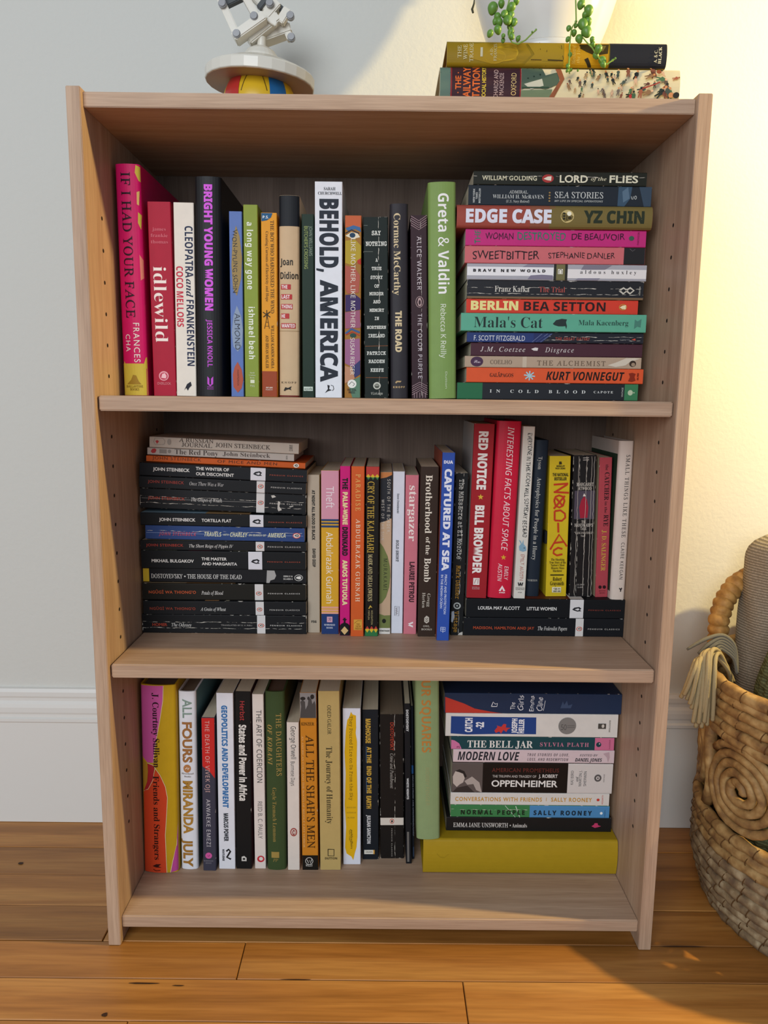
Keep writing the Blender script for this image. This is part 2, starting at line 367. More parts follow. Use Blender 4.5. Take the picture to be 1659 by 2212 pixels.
class Book: pass
ALL = []
def build(bk, items, kind, col, wear, gloss, label, pages='d8cdb4', group=None, pagecol2=None):
    """bk: w,h,d, mat (world matrix), lay(bool), zone quad q (zone px: TL TR BR BL)"""
    w_, h_, d_ = bk.w, bk.h, bk.d
    root = empty('hardcover_book' if kind == 'hard' else 'paperback_book')
    root.matrix_world = bk.mat
    tag(root, label, 'book', group)
    hard = kind == 'hard'
    bulge = min(0.0035, w_ * 0.10) if hard else 0.0
    rc = min(w_ * 0.25, 0.0030 if hard else 0.0011)
    tb = 0.0021 if hard else 0.00045
    def prof(x):
        y = bulge * (2 * x / w_) ** 2
        k = abs(x) - (w_ / 2 - rc)
        if k > 0: y += rc - math.sqrt(max(0, rc * rc - min(k, rc) ** 2))
        return y
    # cover: one U shaped sheet, extruded
    xs = []
    nn = 8
    for k in range(nn + 1):
        xs.append(-w_ / 2 + rc * (1 - math.cos(k / nn * math.pi / 2)) if False else -w_ / 2 + rc * (k / nn) ** 1.6)
    mid = [(-w_ / 2 + rc) + (w_ - 2 * rc) * k / 8 for k in range(1, 8)]
    half = xs + mid + [-x for x in xs[::-1]]
    outer = [(-w_ / 2, d_)] + [(x, prof(x)) for x in half] + [(w_ / 2, d_)]
    inner = [(w_ / 2 - tb, d_)] + [(max(-w_ / 2 + tb, min(w_ / 2 - tb, x)), prof(x) + tb * 1.2) for x in half[::-1][2:-2]] + [(-w_ / 2 + tb, d_)]
    poly = outer + inner
    no_, ni = len(outer), len(inner)
    bm = bmesh.new()
    lo = [bm.verts.new((x, y, 0)) for x, y in poly]; hi = [bm.verts.new((x, y, h_)) for x, y in poly]
    n = len(poly)
    for k in range(n): bm.faces.new((lo[k], lo[(k + 1) % n], hi[(k + 1) % n], hi[k]))
    # end caps as strips
    def capf(V, flip):
        f1 = bm.faces.new(V); f1.normal_update(); bmesh.ops.triangulate(bm, faces=[f1])
    capf(lo[::-1], True); capf(hi, False)
    me = bm_mesh(bm, 'cover')
    obj('cover', me, cover_material(col, w_, h_, wear, gloss), root)
    ins = 0.003 if hard else 0.0003
    pgx = w_ / 2 - tb * 1.02
    py0 = bulge + tb + (0.0035 if hard else 0.0008)
    obj('page_block', box_mesh('page_block', (-pgx, py0 - 0.001, ins), (pgx, d_ - (0.003 if hard else 0.0004), h_ - ins)), page_material(pages), root)
    # pixel -> (u, v)
    q = bk.q
    lay = bk.lay
    def uv(x, y):
        if not lay:
            yt = (q[1] + q[3]) / 2; yb = (q[5] + q[7]) / 2
            uu = (y - yt) / (yb - yt)
            xl = q[0] + (q[6] - q[0]) * uu; xr = q[2] + (q[4] - q[2]) * uu
            return uu, (x - xl) / (xr - xl) - 0.5
        L_, R_ = (q[0] + q[6]) / 2, (q[2] + q[4]) / 2
        uu = (x - L_) / (R_ - L_)
        yt = q[1] + (q[3] - q[1]) * uu; yb = q[7] + (q[5] - q[7]) * uu
        return uu, 0.5 - (y - yt) / (yb - yt)
    qw = ((q[2] - q[0]) + (q[4] - q[6])) / 2 if not lay else ((q[7] - q[1]) + (q[5] - q[3])) / 2   # px across
    ql = ((q[7] - q[1]) + (q[5] - q[3])) / 2 if not lay else ((q[2] - q[0]) + (q[4] - q[6])) / 2   # px along
    eps = [0.00022]
    def P(uu, vv):
        x = max(-w_ / 2 + 0.0002, min(w_ / 2 - 0.0002, vv * w_))
        z = max(0.0002, min(h_ - 0.0002, h_ * (1 - uu)))
        return (x, prof(x) - eps[0], z)
    def F(uu, vv):
        return (max(-w_ / 2 + 0.0002, min(w_ / 2 - 0.0002, vv * w_)), 0.0, max(0.0002, min(h_ - 0.0002, h_ * (1 - uu))))
    def wrap(name, flat, faces, m_):
        # lay a flat print on the spine, cut into strips where the spine is rounded
        bm = bmesh.new(); vs2 = [bm.verts.new(p) for p in flat]
        for f in faces:
            try: bm.faces.new([vs2[i] for i in f])
            except ValueError: pass
        bm.normal_update()
        if faces and len(faces[0]) > 4: bmesh.ops.triangulate(bm, faces=list(bm.faces), ngon_method='EAR_CLIP')
        cuts = [s_ * (w_ / 2 - rc * q_) for s_ in (-1, 1) for q_ in (0.3, 0.6, 1.0)]
        if hard: cuts += [-w_ / 2 + w_ * k / 14 for k in range(2, 13)]
        x0_, x1_ = min(v.co.x for v in bm.verts), max(v.co.x for v in bm.verts)
        for cx_ in cuts:
            if x0_ < cx_ < x1_:
                bmesh.ops.bisect_plane(bm, geom=list(bm.verts) + list(bm.edges) + list(bm.faces), plane_co=(cx_, 0, 0), plane_no=(1, 0, 0))
        for v in bm.verts: v.co.y = prof(v.co.x) - eps[0]
        me = bpy.data.meshes.new(name); bm.to_mesh(me); bm.free()
        return obj(name, me, m_, root)
    for it in items:
        eps[0] += 0.000035
        k = it[0]
        if k in 'dru' and len(k) == 1:
            _, s, a, b, c, hh, f, colr, nm, sp = it
            vs_, fs = text_geo(s, f, sp)
            mn = min(x for x, y in vs_); mxx = max(x for x, y in vs_); ch = cap(f)
            along = (k == 'd') != lay and not (k == 'u') and not (k == 'r' and not lay)
            out = []
            if (k == 'd' and not lay) or (k == 'r' and lay):      # reading head to tail
                if not lay:
                    u0, v0 = uv(c, a); u1, v1 = uv(c, b)
                else:
                    u0, v0 = uv(a, c); u1, v1 = uv(b, c)
                # keep the row parallel to the spine
                vm = (v0 + v1) / 2; hf = hh / qw
                for x, y in vs_:
                    t = (x - mn) / (mxx - mn)
                    yy = vm - hf / 2 + y / ch * hf
                    if f == 'w': yy += 0.035 * math.sin(t * 23 + len(s)); t += 0.004 * math.sin(y * 9 + t * 40)
                    out.append(F(u0 + (u1 - u0) * t, yy))
            else:                                                   # across the spine
                if not lay:
                    u0, v0 = uv(a, c); u1, v1 = uv(b, c)
                else:
                    u0, v0 = uv(c, b); u1, v1 = uv(c, a)
                um = (u0 + u1) / 2; hf = hh / ql
                for x, y in vs_:
                    t = (x - mn) / (mxx - mn)
                    uu = um + hf / 2 - y / ch * hf
                    if f == 'w': uu += 0.003 * math.sin(t * 17)
                    out.append(F(uu, v0 + (v1 - v0) * t))
            wrap(nm, out, fs, ink(colr))
        elif k == 'bx' or k == 'band':
            if k == 'bx':
                _, x0, y0, x1, y1, colr, nm = it
                c4 = [uv(x0, y0), uv(x1, y0), uv(x1, y1), uv(x0, y1)]
                us = [p[0] for p in c4]; vq = [p[1] for p in c4]
                u0, u1, v0, v1 = min(us), max(us), min(vq), max(vq)
            else:
                _, a, b, colr, nm = it
                if not lay: u0 = uv(q[0], a)[0]; u1 = uv(q[0], b)[0]
                else: u0 = uv(a, q[1])[0]; u1 = uv(b, q[1])[0]
                v0, v1 = -0.5, 0.5
            nx = 14
            vts, fcs = [], []
            for i in range(nx + 1):
                t = i / nx; t = t * t * (3 - 2 * t)
                vts += [P(u0, v0 + (v1 - v0) * t), P(u1, v0 + (v1 - v0) * t)]
            for i in range(nx): fcs.append((2 * i, 2 * i + 1, 2 * i + 3, 2 * i + 2))
            obj(nm, mesh(nm, vts, fcs), ink(colr), root)
        elif k == 'ci':
            _, cx, cy, rx, ry, colr, nm = it
            vts = [P(*uv(cx + rx * math.cos(i * math.pi / 12), cy + ry * math.sin(i * math.pi / 12))) for i in range(24)]
            obj(nm, mesh(nm, vts, [tuple(range(24))]), ink(colr), root)
        elif k == 'pl':
            _, pts, colr, nm = it
            wrap(nm, [F(*uv(*p)) for p in pts], [tuple(range(len(pts)))], ink(colr))
        elif k == 'ln':
            _, pts, wd, colr, nm = it
            vts, fcs = [], []
            for i, p in enumerate(pts):
                a = pts[max(0, i - 1)]; b = pts[min(len(pts) - 1, i + 1)]
                tx, ty = b[0] - a[0], b[1] - a[1]; l = math.hypot(tx, ty) or 1
                nx_, ny_ = -ty / l * wd / 2, tx / l * wd / 2
                vts += [P(*uv(p[0] + nx_, p[1] + ny_)), P(*uv(p[0] - nx_, p[1] - ny_))]
            for i in range(len(pts) - 1): fcs.append((2 * i, 2 * i + 1, 2 * i + 3, 2 * i + 2))
            obj(nm, mesh(nm, vts, fcs), ink(colr), root)
        elif k == 'lboard':
            _, colr, a, b, nm = it
            u0 = 0.0 if a is None else uv(q[0], a)[0]; u1 = 1.0 if b is None else uv(q[0], b)[0]
            x = -w_ / 2 - 0.00012; z0, z1 = h_ * (1 - u0), h_ * (1 - u1); y0 = rc + bulge + 0.0003
            obj(nm, mesh(nm, [(x, y0, z0), (x, y0, z1), (x, d_ - .001, z1), (x, d_ - .001, z0)], [(3, 2, 1, 0)]), ink(colr), root)
        elif k == 'tab':
            _, yc, hh, colr, nm = it
            zc = h_ * (1 - uv(q[0], yc)[0]); hz = hh / ql * h_ / 2
            obj(nm, box_mesh(nm, (-w_ / 2 - 0.0028, 0.0008, zc - hz), (-w_ / 2 + 0.0002, 0.012, zc + hz), 0.0003, 1), ink(colr), root)
        elif k == 'board':
            _, a, b, colr, nm = it
            if lay: u0 = uv(a, q[1])[0]; u1 = uv(b, q[1])[0]
            else: u0 = uv(q[0], a)[0]; u1 = uv(q[0], b)[0]
            x = w_ / 2 + 0.00012
            z0, z1 = h_ * (1 - u0), h_ * (1 - u1)
            y0 = rc + bulge + 0.0003
            obj(nm, mesh(nm, [(x, y0, z0), (x, y0, z1), (x, d_ - .001, z1), (x, d_ - .001, z0)], [(0, 1, 2, 3)]), ink(colr), root)
    ALL.append((root, bk)); bk.root = root
    return root

def lines(*a): return list(a)

# standing row: entries (zone, quad, kind, colour, wear, gloss, label, items, opts)
def stand_row(specs, zbase, ydef=None, group=None, ymax=None, xlim=None):
    out = []
    for sp in specs:
        z, q, kind, col, wear, gloss, label, items = sp[:8]; op = sp[8] if len(sp) > 8 else {}
        TL, TR, BR, BL = [zp(z, q[i], q[i + 1]) for i in (0, 2, 4, 6)]
        bmid = ((BL[0] + BR[0]) / 2, (BL[1] + BR[1]) / 2)
        Y = op.get('y')
        if Y is None: Y = ydef if ydef is not None else onZ(bmid[0], bmid[1], zbase).y
        if 'dy' in op: Y += op['dy']
        a, b_ = onY(*BL, Y), onY(*BR, Y); c, e = onY(*TL, Y), onY(*TR, Y)
        wd = ((b_.x - a.x) + (e.x - c.x)) / 2
        top = op.get('top', (c.z + e.z) / 2)
        xb, xt = (a.x + b_.x) / 2, (c.x + e.x) / 2
        B = Book(); B.q = q; B.lay = False; B.w = wd; B.hz = top - zbase; B.Y = Y; B.xb = xb
        B.th = math.atan2(xt - xb, B.hz)
        if abs(B.th) < math.radians(0.35): B.th = 0.0; B.xb = (xb + xt) / 2
        if 'th' in op: B.th = op['th']
        B.sp = sp; B.op = op; out.append(B)
        ex = abs(math.tan(B.th)) * B.hz
        lo = B.xb - B.w / 2 + min(0, math.tan(B.th) * B.hz); hi = B.xb + B.w / 2 + max(0, math.tan(B.th) * B.hz)
        if lo < -IW + 0.0006: B.xb += -IW + 0.0006 - lo
        if hi > IW - 0.0006: B.xb -= hi - IW + 0.0006
    # neighbours share their common edge instead of cutting into each other
    for A, Bk in zip(out, out[1:]):
        zc = min(A.hz, Bk.hz)
        def edge(K, s, zz): return K.xb + math.tan(K.th) * zz + s * K.w / 2
        ov = max(edge(A, 1, 0) - edge(Bk, -1, 0), edge(A, 1, zc) - edge(Bk, -1, zc)) + 0.0004
        if ov > 0:
            # slide what little can be slid, trim the rest
            t = ov / 2
            A.w -= t; A.xb -= t / 2; Bk.w -= t; Bk.xb += t / 2
    for K in out:
        z, q, kind, col, wear, gloss, label, items = K.sp[:8]; op = K.op
        K.h = K.hz / math.cos(K.th) - K.w * abs(math.sin(K.th)) * 0.5
        dd = op.get('d', K.h * (0.66 if kind != 'hard' else 0.67))
        K.d = min(dd, (ymax or (YB - 0.002)) - K.Y)
        zl = zbase + K.w / 2 * abs(math.sin(K.th)) + 0.0002
        K.mat = Matrix.Translation((K.xb, K.Y, zl)) @ Matrix.Rotation(K.th, 4, 'Y')
        build(K, items, kind, col, wear, gloss, label, op.get('pages', 'd8cdb4'), group)
    return out

# lying stack, listed from the bottom up
def lay_stack(specs, zbase, Y, group=None, ymax=None, tilt=False):
    z0 = zbase + 0.0002; out = []
    for sp in specs:
        z, q, kind, col, wear, gloss, label, items = sp[:8]; op = sp[8] if len(sp) > 8 else {}
        TL, TR, BR, BL = [zp(z, q[i], q[i + 1]) for i in (0, 2, 4, 6)]
        y = Y + op.get('dy', 0.0)
        a, b_, c, e = onY(*TL, y), onY(*TR, y), onY(*BR, y), onY(*BL, y)
        B = Book(); B.q = q; B.lay = True
        B.w = max(0.004, ((a.z - e.z) + (b_.z - c.z)) / 2 + op.get('dw', 0.0)) * op.get('kw', 1.0)
        xl, xr = (a.x + e.x) / 2, (b_.x + c.x) / 2
        if zbase < ZT - 0.01: xl, xr = max(xl, -IW + 0.0008), min(xr, IW - 0.0008)
        B.h = xr - xl
        ang = math.atan2(((b_.z + c.z) - (a.z + e.z)) / 2, B.h) if tilt else 0.0
        if tilt:
            if not out: ang0 = ang
            ang -= ang0
        B.ang = ang
        prev = out[-1].ang if out else 0.0
        zl = z0 + op.get('lift', 0.0) + B.w / 2 + abs(ang - prev) * B.h * 0.5
        d_ = op.get('d', B.h * 0.655)
        B.d = min(d_, (ymax or (YB - 0.002)) - y)
        xm = (xl + xr) / 2
        # tilt about the middle of the spine's lower edge
        Mx = Matrix.Translation((xm, y, zl)) @ Matrix.Rotation(-ang, 4, 'Y') @ Matrix.Translation((B.h / 2, 0, 0)) @ Matrix.Rotation(-math.pi / 2, 4, 'Y')
        B.mat = Mx; B.Y = y; B.top = zl + B.w / 2
        build(B, items, kind, col, wear, gloss, label, op.get('pages', 'd8cdb4'), group)
        z0 = B.top + 0.0002; out.append(B)
    return out

# ---- upper compartment, standing
G1 = 'upright books of the upper compartment'
YU = 0.078
K_, Wt = '15151a', 'f4f2ee'
row1 = [
 ('A', (92,120, 300,124, 345,1905, 168,1905), 'hard', 'd81868', 0, .42, 'hot pink hardcover with gold flowers and thin black capitals, against the bookcase side', [
   bx(168,1650,350,1905,'d9c24a'), pl([(268,130),(318,140),(310,250),(290,245),(262,185)],'d8c44c'), pl([(275,330),(296,320),(292,430),(276,420)],'e8c070'), pl([(285,480),(330,500),(305,610),(283,560)],'d8c44c'), pl([(292,800),(322,840),(335,980),(300,1000)],'e88a78'),pl([(325,1180),(340,1190),(345,1250),(328,1260)],'dcc850'),pl([(170,1630),(200,1690),(168,1690)],'d9c24a'),pl([(330,1600),(352,1600),(352,1690),(310,1690)],'d9c24a'),
   d('IF I HAD YOUR FACE',185,1290,205,70,'s','2a1420',sp=1.05), d('FRANCES',1330,1640,268,46,'g',Wt,AU,1.2), d('CHA',1420,1555,203,36,'g',Wt,AU,1.2),
   pl([(195,1815),(225,1780),(240,1740),(262,1745),(280,1790),(300,1815)],'a8862c','emblem'), r('BALLANTINE',190,312,1832,18,'s','7a5c20',IM), r('BOOKS',218,284,1856,18,'s','7a5c20',IM)], {'y':YU-.006}),
 ('A', (352,415, 545,422, 578,1915, 405,1910), 'paper', 'ab1733', .22, .5, 'crimson paperback with wide white lowercase title beside the pink hardcover', [
   d('idlewild',905,1490,462,104,'s','f3e6dc'), r('james',393,505,622,26,'s','d8707c',AU), r('frankie',382,520,670,26,'s','d8707c',AU), r('thomas',384,522,718,26,'s','d8707c',AU),
   ci(482,1755,38,38,'e8a0a8'), ci(482,1757,30,29,'c04058'), pl([(462,1770),(470,1740),(490,1732),(503,1755),(498,1775)],'f0c0c4','emblem'), r('OVERLOOK',432,538,1815,20,'g','e08890',IM)]),
 ('A', (550,420, 717,430, 735,1915, 582,1912), 'paper', 'e6ded0', .1, .5, 'ivory paperback with navy block capitals and red author name', [
   d('CLEOPATRA',600,990,678,62,'N','1d2747'), d('and',1000,1140,682,52,'I','1d2747'), d('FRANKENSTEIN',1160,1675,690,58,'N','1d2747'), d('COCO MELLORS',905,1370,606,52,'N','cc2c44',AU),
   pl([(640,1870),(662,1820),(690,1800),(698,1830),(680,1848),(668,1872),(655,1850)],'20202a','emblem')]),
 ('A', (720,215, 920,226, 940,1918, 735,1918), 'hard', '1c1c1e', 0, .42, 'tall black hardcover with fat magenta title capitals', [
   d('BRIGHT YOUNG WOMEN',280,1240,832,62,'B','d85fe0'), d('JESSICA KNOLL',1310,1685,842,40,'N','c653d0',AU),
   pl([(822,1760),(845,1785),(868,1760),(868,1820),(845,1840),(822,1820)],'c653d0','emblem'), bx(838,1765,851,1825,'1c1c1e'), r('MARYSUE',822,870,1845,10,'g','c653d0',IM), r('RUCCI',822,870,1860,10,'g','c653d0',IM)], {'y':YU-.004}),
 ('A', (990,493, 1090,495, 1108,1927, 1008,1925), 'paper', '6079b4', .1, .5, 'periwinkle blue paperback with pointed mustard and pale blue ovals', [
   pl([(1045,600),(1072,680),(1092,840),(1085,1000),(1052,1135),(1022,1080),(1010,900),(1018,720)],'9c8450'), pl([(1052,1210),(1085,1290),(1100,1400),(1092,1520),(1060,1570),(1025,1530),(1012,1420),(1025,1290)],'8d9db4'), pl([(1058,1650),(1090,1710),(1103,1790),(1090,1860),(1060,1895),(1025,1850),(1020,1750),(1035,1690)],'b25540'),
   d('WON-PYUNG SOHN',630,1110,1038,34,'w','37363a',AU), d('ALMOND',1270,1555,1056,40,'w','3a3d46'), d('HARPERVIA',1715,1840,1062,14,'n','3a2420',IM)]),
 ('A', (1100,442, 1213,442, 1225,1930, 1117,1930), 'paper', '8a9a3c', .15, .5, 'olive green paperback with rounded white lowercase lettering', [
   d('a long way gone',572,1085,1155,46,'N','eef0e0',sp=1.1), d('ishmael beah',1220,1630,1168,46,'N','eef0e0',AU,1.1), r('Sarah',1155,1190,1738,12,'s','dfe2c4',IM), r('Crichton',1148,1196,1758,12,'s','dfe2c4',IM), r('Books',1155,1190,1778,12,'s','dfe2c4',IM), bx(1158,1795,1190,1822,'dfe2c4'), r('FSG',1158,1190,1843,16,'n','dfe2c4',IM)]),
 ('A', (1237,505, 1365,505, 1367,1930, 1250,1928), 'paper', 'e39a28', .3, .5, 'amber paperback with rust foot, blue corner patch and windmill drawing', [
   band(1725,1930,'9c4524'), pl([(1240,508),(1330,508),(1318,540),(1285,562),(1242,570)],'1f5a82'), r('P.S.',1252,1300,538,20,'N',Wt,IM),
   d('THE BOY WHO HARNESSED THE WIND',562,1270,1328,26,'s','3a2818'), d('Creating Currents of Electricity and Hope',645,1180,1288,22,'s','5c4020','subtitle_lettering'), d('WILLIAM KAMKWAMBA',1362,1702,1330,22,'s','3a2818',AU), d('AND BRYAN MEALER',1440,1702,1288,22,'s','3a2818',AU),
   ln([(1268,1390),(1288,1290)],4,'3a2c14'), ln([(1305,1390),(1288,1290)],4,'3a2c14'), ln([(1272,1370),(1302,1370)],3,'3a2c14'), ln([(1276,1340),(1299,1340)],3,'3a2c14'), ln([(1255,1262),(1312,1300)],7,'3a2c14'), ln([(1312,1258),(1258,1300)],7,'3a2c14'), ln([(1285,1245),(1285,1310)],6,'3a2c14'), ci(1286,1280,10,10,'3a2c14'),
   r('wm',1280,1332,1850,22,'c','e8d8c8',IM), r('MORROW',1278,1332,1872,10,'g','e8d8c8',IM)]),
 ('A', (1380,365, 1535,372, 1542,1935, 1378,1935), 'hard', 'cdb08a', 0, .5, 'tan hardcover with black top and five small red title blocks', [
   band(365,600,'1c1e22'), band(1922,1935,'6e1c18'), bx(1380,1405,1545,1412,'b0946e'), r('Joan',1390,1488,872,52,'N','2a2620',AU), r('Didion',1390,1528,978,52,'N','2a2620',AU),
   bx(1395,1045,1472,1085,'b93636'), bx(1395,1122,1482,1162,'b93636'), bx(1395,1198,1486,1238,'b93636'), bx(1395,1272,1460,1312,'b93636'), bx(1395,1348,1510,1388,'b93636'),
   r('THE',1400,1446,1065,28,'N',Wt), r('LAST',1400,1464,1142,28,'N',Wt), r('THING',1400,1482,1218,28,'N',Wt), r('HE',1400,1428,1292,28,'N',Wt), r('WANTED',1400,1505,1368,28,'N',Wt),
   r('K N O P F',1395,1518,1818,14,'s','3a3024',IM), pl([(1415,1882),(1428,1856),(1450,1862),(1480,1848),(1470,1866),(1478,1880),(1455,1872),(1435,1878),(1422,1888)],'2a2620','emblem')], {'pages':'7c2a22'}),
 ('B', (122,545, 222,545, 225,2055, 125,2050), 'paper', '1f3226', .1, .5, 'thin dark green paperback with small yellow-green title near the head', [
   d('JOHN WILLIAMS',640,880,196,26,'n','8fa08c',AU), d("BUTCHER'S CROSSING",642,985,158,28,'n','a8b86a'), bx(135,1962,212,1998,'c6d2c4','imprint_patch'), r('nyrb',142,206,1980,22,'s','26362c',IM)]),
 ('B', (232,270, 458,285, 452,2060, 230,2057), 'paper', 'e4e6ea', .08, .45, 'thick white paperback with huge worn black capitals running down', [
   r('SARAH',306,400,334,24,'S','22262c',AU), r('CHURCHWELL',258,452,370,22,'S','22262c',AU), d('BEHOLD,',415,1005,350,150,'B','262c36'), d('AMERICA',1068,1925,348,142,'B','262c36'),
   pl([(310,2020),(335,1985),(330,1950),(350,1955),(345,1985),(368,1995),(350,2000),(335,2005)],'2a2a2e','emblem'), ln([(360,1952),(380,1960),(384,1985),(372,2000)],5,'2a2a2e','emblem')]),
 ('B', (477,555, 612,558, 608,2062, 475,2062), 'paper', 'a2702f', .15, .5, 'paperback painted with two colourful faces and eyes in patchwork shapes', [
   bx(477,555,612,650,'c4623a'), pl([(480,660),(545,635),(600,650),(612,690),(560,665),(500,680)],'3f6a9a'), pl([(480,720),(530,690),(580,700),(600,730),(540,745)],'e8dcc0'), ci(538,715,24,20,'23405a','painted_eye'), ln([(480,700),(530,672),(592,700)],9,'22263a'),
   pl([(480,760),(560,750),(612,800),(612,900),(540,960),(480,940)],'b49a2e'), pl([(575,920),(606,900),(612,950),(585,945)],'b8322a'), pl([(478,960),(560,980),(600,1040),(590,1180),(500,1190),(478,1150)],'b05a4a'), pl([(480,1200),(560,1195),(606,1230),(606,1320),(480,1340)],'3c2a5c'),
   pl([(478,1345),(600,1325),(606,1470),(480,1480)],'9c5a74'), ln([(482,1520),(530,1482),(600,1510)],16,'3a5c90'), ln([(484,1530),(540,1505),(600,1535)],8,'b8322a'), ci(545,1535,26,18,'2c4c44','painted_eye'), pl([(478,1570),(600,1560),(606,1760),(540,1800),(478,1770)],'9c6488'), pl([(540,1800),(606,1740),(606,1860),(560,1890)],'3a3c6a'), pl([(478,1790),(540,1810),(560,1900),(478,1940)],'c08a6a'), pl([(500,1930),(606,1880),(606,2060),(540,2060)],'5c8068'),
   d('LIKE MOTHER, LIKE MOTHER',742,1470,544,36,'n','ece4d4'), d('SUSAN RIEGER',1555,1865,540,34,'n','ece4d4',AU), ci(537,1943,37,36,'eceae0'), ln([(512,1950),(535,1925),(560,1945),(545,1960)],5,'3a3a3a','emblem'), r('THE DIAL',498,574,1994,18,'N','24202a',IM), r('PRESS',510,562,2016,18,'N','24202a',IM)]),
 ('B', (628,563, 832,575, 836,2065, 640,2062), 'paper', '16201c', .55, .5, 'black-green paperback with centred stacked white typewriter words', [
   ln([(632,636),(832,640)],3,'7a8078'), ln([(634,846),(834,848)],3,'7a8078'), ln([(645,1626),(832,1622)],3,'a05a30'), ln([(648,1890),(830,1892)],3,'a05a30')] +
   [r(t,a,b,y,h,'M','dfe0d6') for t,a,b,y,h in (('SAY',698,772,697,34),('NOTHING',648,822,783,34),('A',730,748,916,26),('TRUE',698,778,984,26),('STORY',688,788,1056,26),('OF',720,760,1127,26),('MURDER',678,796,1190,26),('AND',710,770,1256,26),('MEMORY',680,800,1326,26),('IN',722,758,1394,26),('NORTHERN',658,816,1468,26),('IRELAND',670,806,1538,28))] +
   [r(t,a,b,y,28,'M','dfe0d6',AU) for t,a,b,y in (('PATRICK',658,814,1684),('RADDEN',672,806,1753),('KEEFE',688,796,1827))] +
   [ci(741,1960,31,31,'c9c8ba'), ci(741,1962,20,20,'5a5c52'), ci(734,1955,5,5,'c9c8ba'), ci(748,1955,5,5,'c9c8ba'), r('Vintage',692,788,2026,20,'m','c9c8ba',IM)]),
 ('B', (852,455, 992,460, 1003,2067, 850,2067), 'hard', '333034', 0, .5, 'charcoal hardcover with bold cream slab lettering', [
   d('Cormac McCarthy',535,1200,908,52,'S','d9c49a',AU), d('THE ROAD',1330,1675,920,52,'B','d9c49a'), pl([(890,1930),(905,1918),(945,1920),(935,1932),(910,1930),(896,1942)],'c0a070','emblem'), r('K N O P F',872,972,1972,16,'B','c0a070',IM)]),
 ('B', (1015,553, 1155,555, 1158,2070, 1030,2068), 'paper', '37242a', .5, .5, 'dark plum paperback with nested chevron lines at both ends', [
   d('ALICE WALKER',725,1158,1090,36,'n','d8ccd0',AU,1.15), d('THE COLOR PURPLE',1355,1898,1096,34,'n','d8ccd0',sp=1.15), ci(1092,1258,33,46,'b79a98'), ci(1092,1258,29,42,'37242a'), pl([(1082,1290),(1074,1262),(1082,1228),(1098,1222),(1110,1250),(1108,1285),(1096,1294)],'b79a98','emblem'), ci(1093,1262,9,20,'37242a')] +
   [ln([(1020,560+k*18),(1086,600+k*18),(1152,558+k*18)],4,'b09296') for k in range(5)] + [ln([(1032,2020-k*18),(1094,1985-k*18),(1156,2020-k*18)],4,'b09296') for k in range(-1,4)] + [ln([(x,2065),(x,2020)],4,'b09296') for x in (1050,1070,1094,1118,1138)]),
 ('B', (1160,280, 1395,275, 1395,2072, 1175,2070), 'hard', '7f9a55', 0, .5, 'pale green hardcover with large white sans title next to the lying stack', [
   d('Greta & Valdin',370,1185,1290,86,'N',Wt), d('Rebecca K Reilly',1272,1725,1288,44,'n','e6ead8',AU), d('Dutton',1842,1985,1312,16,'n','d4dcc0',IM)], {'y':YU-.006}),
]
R1 = stand_row(row1, Z1, YU, G1)

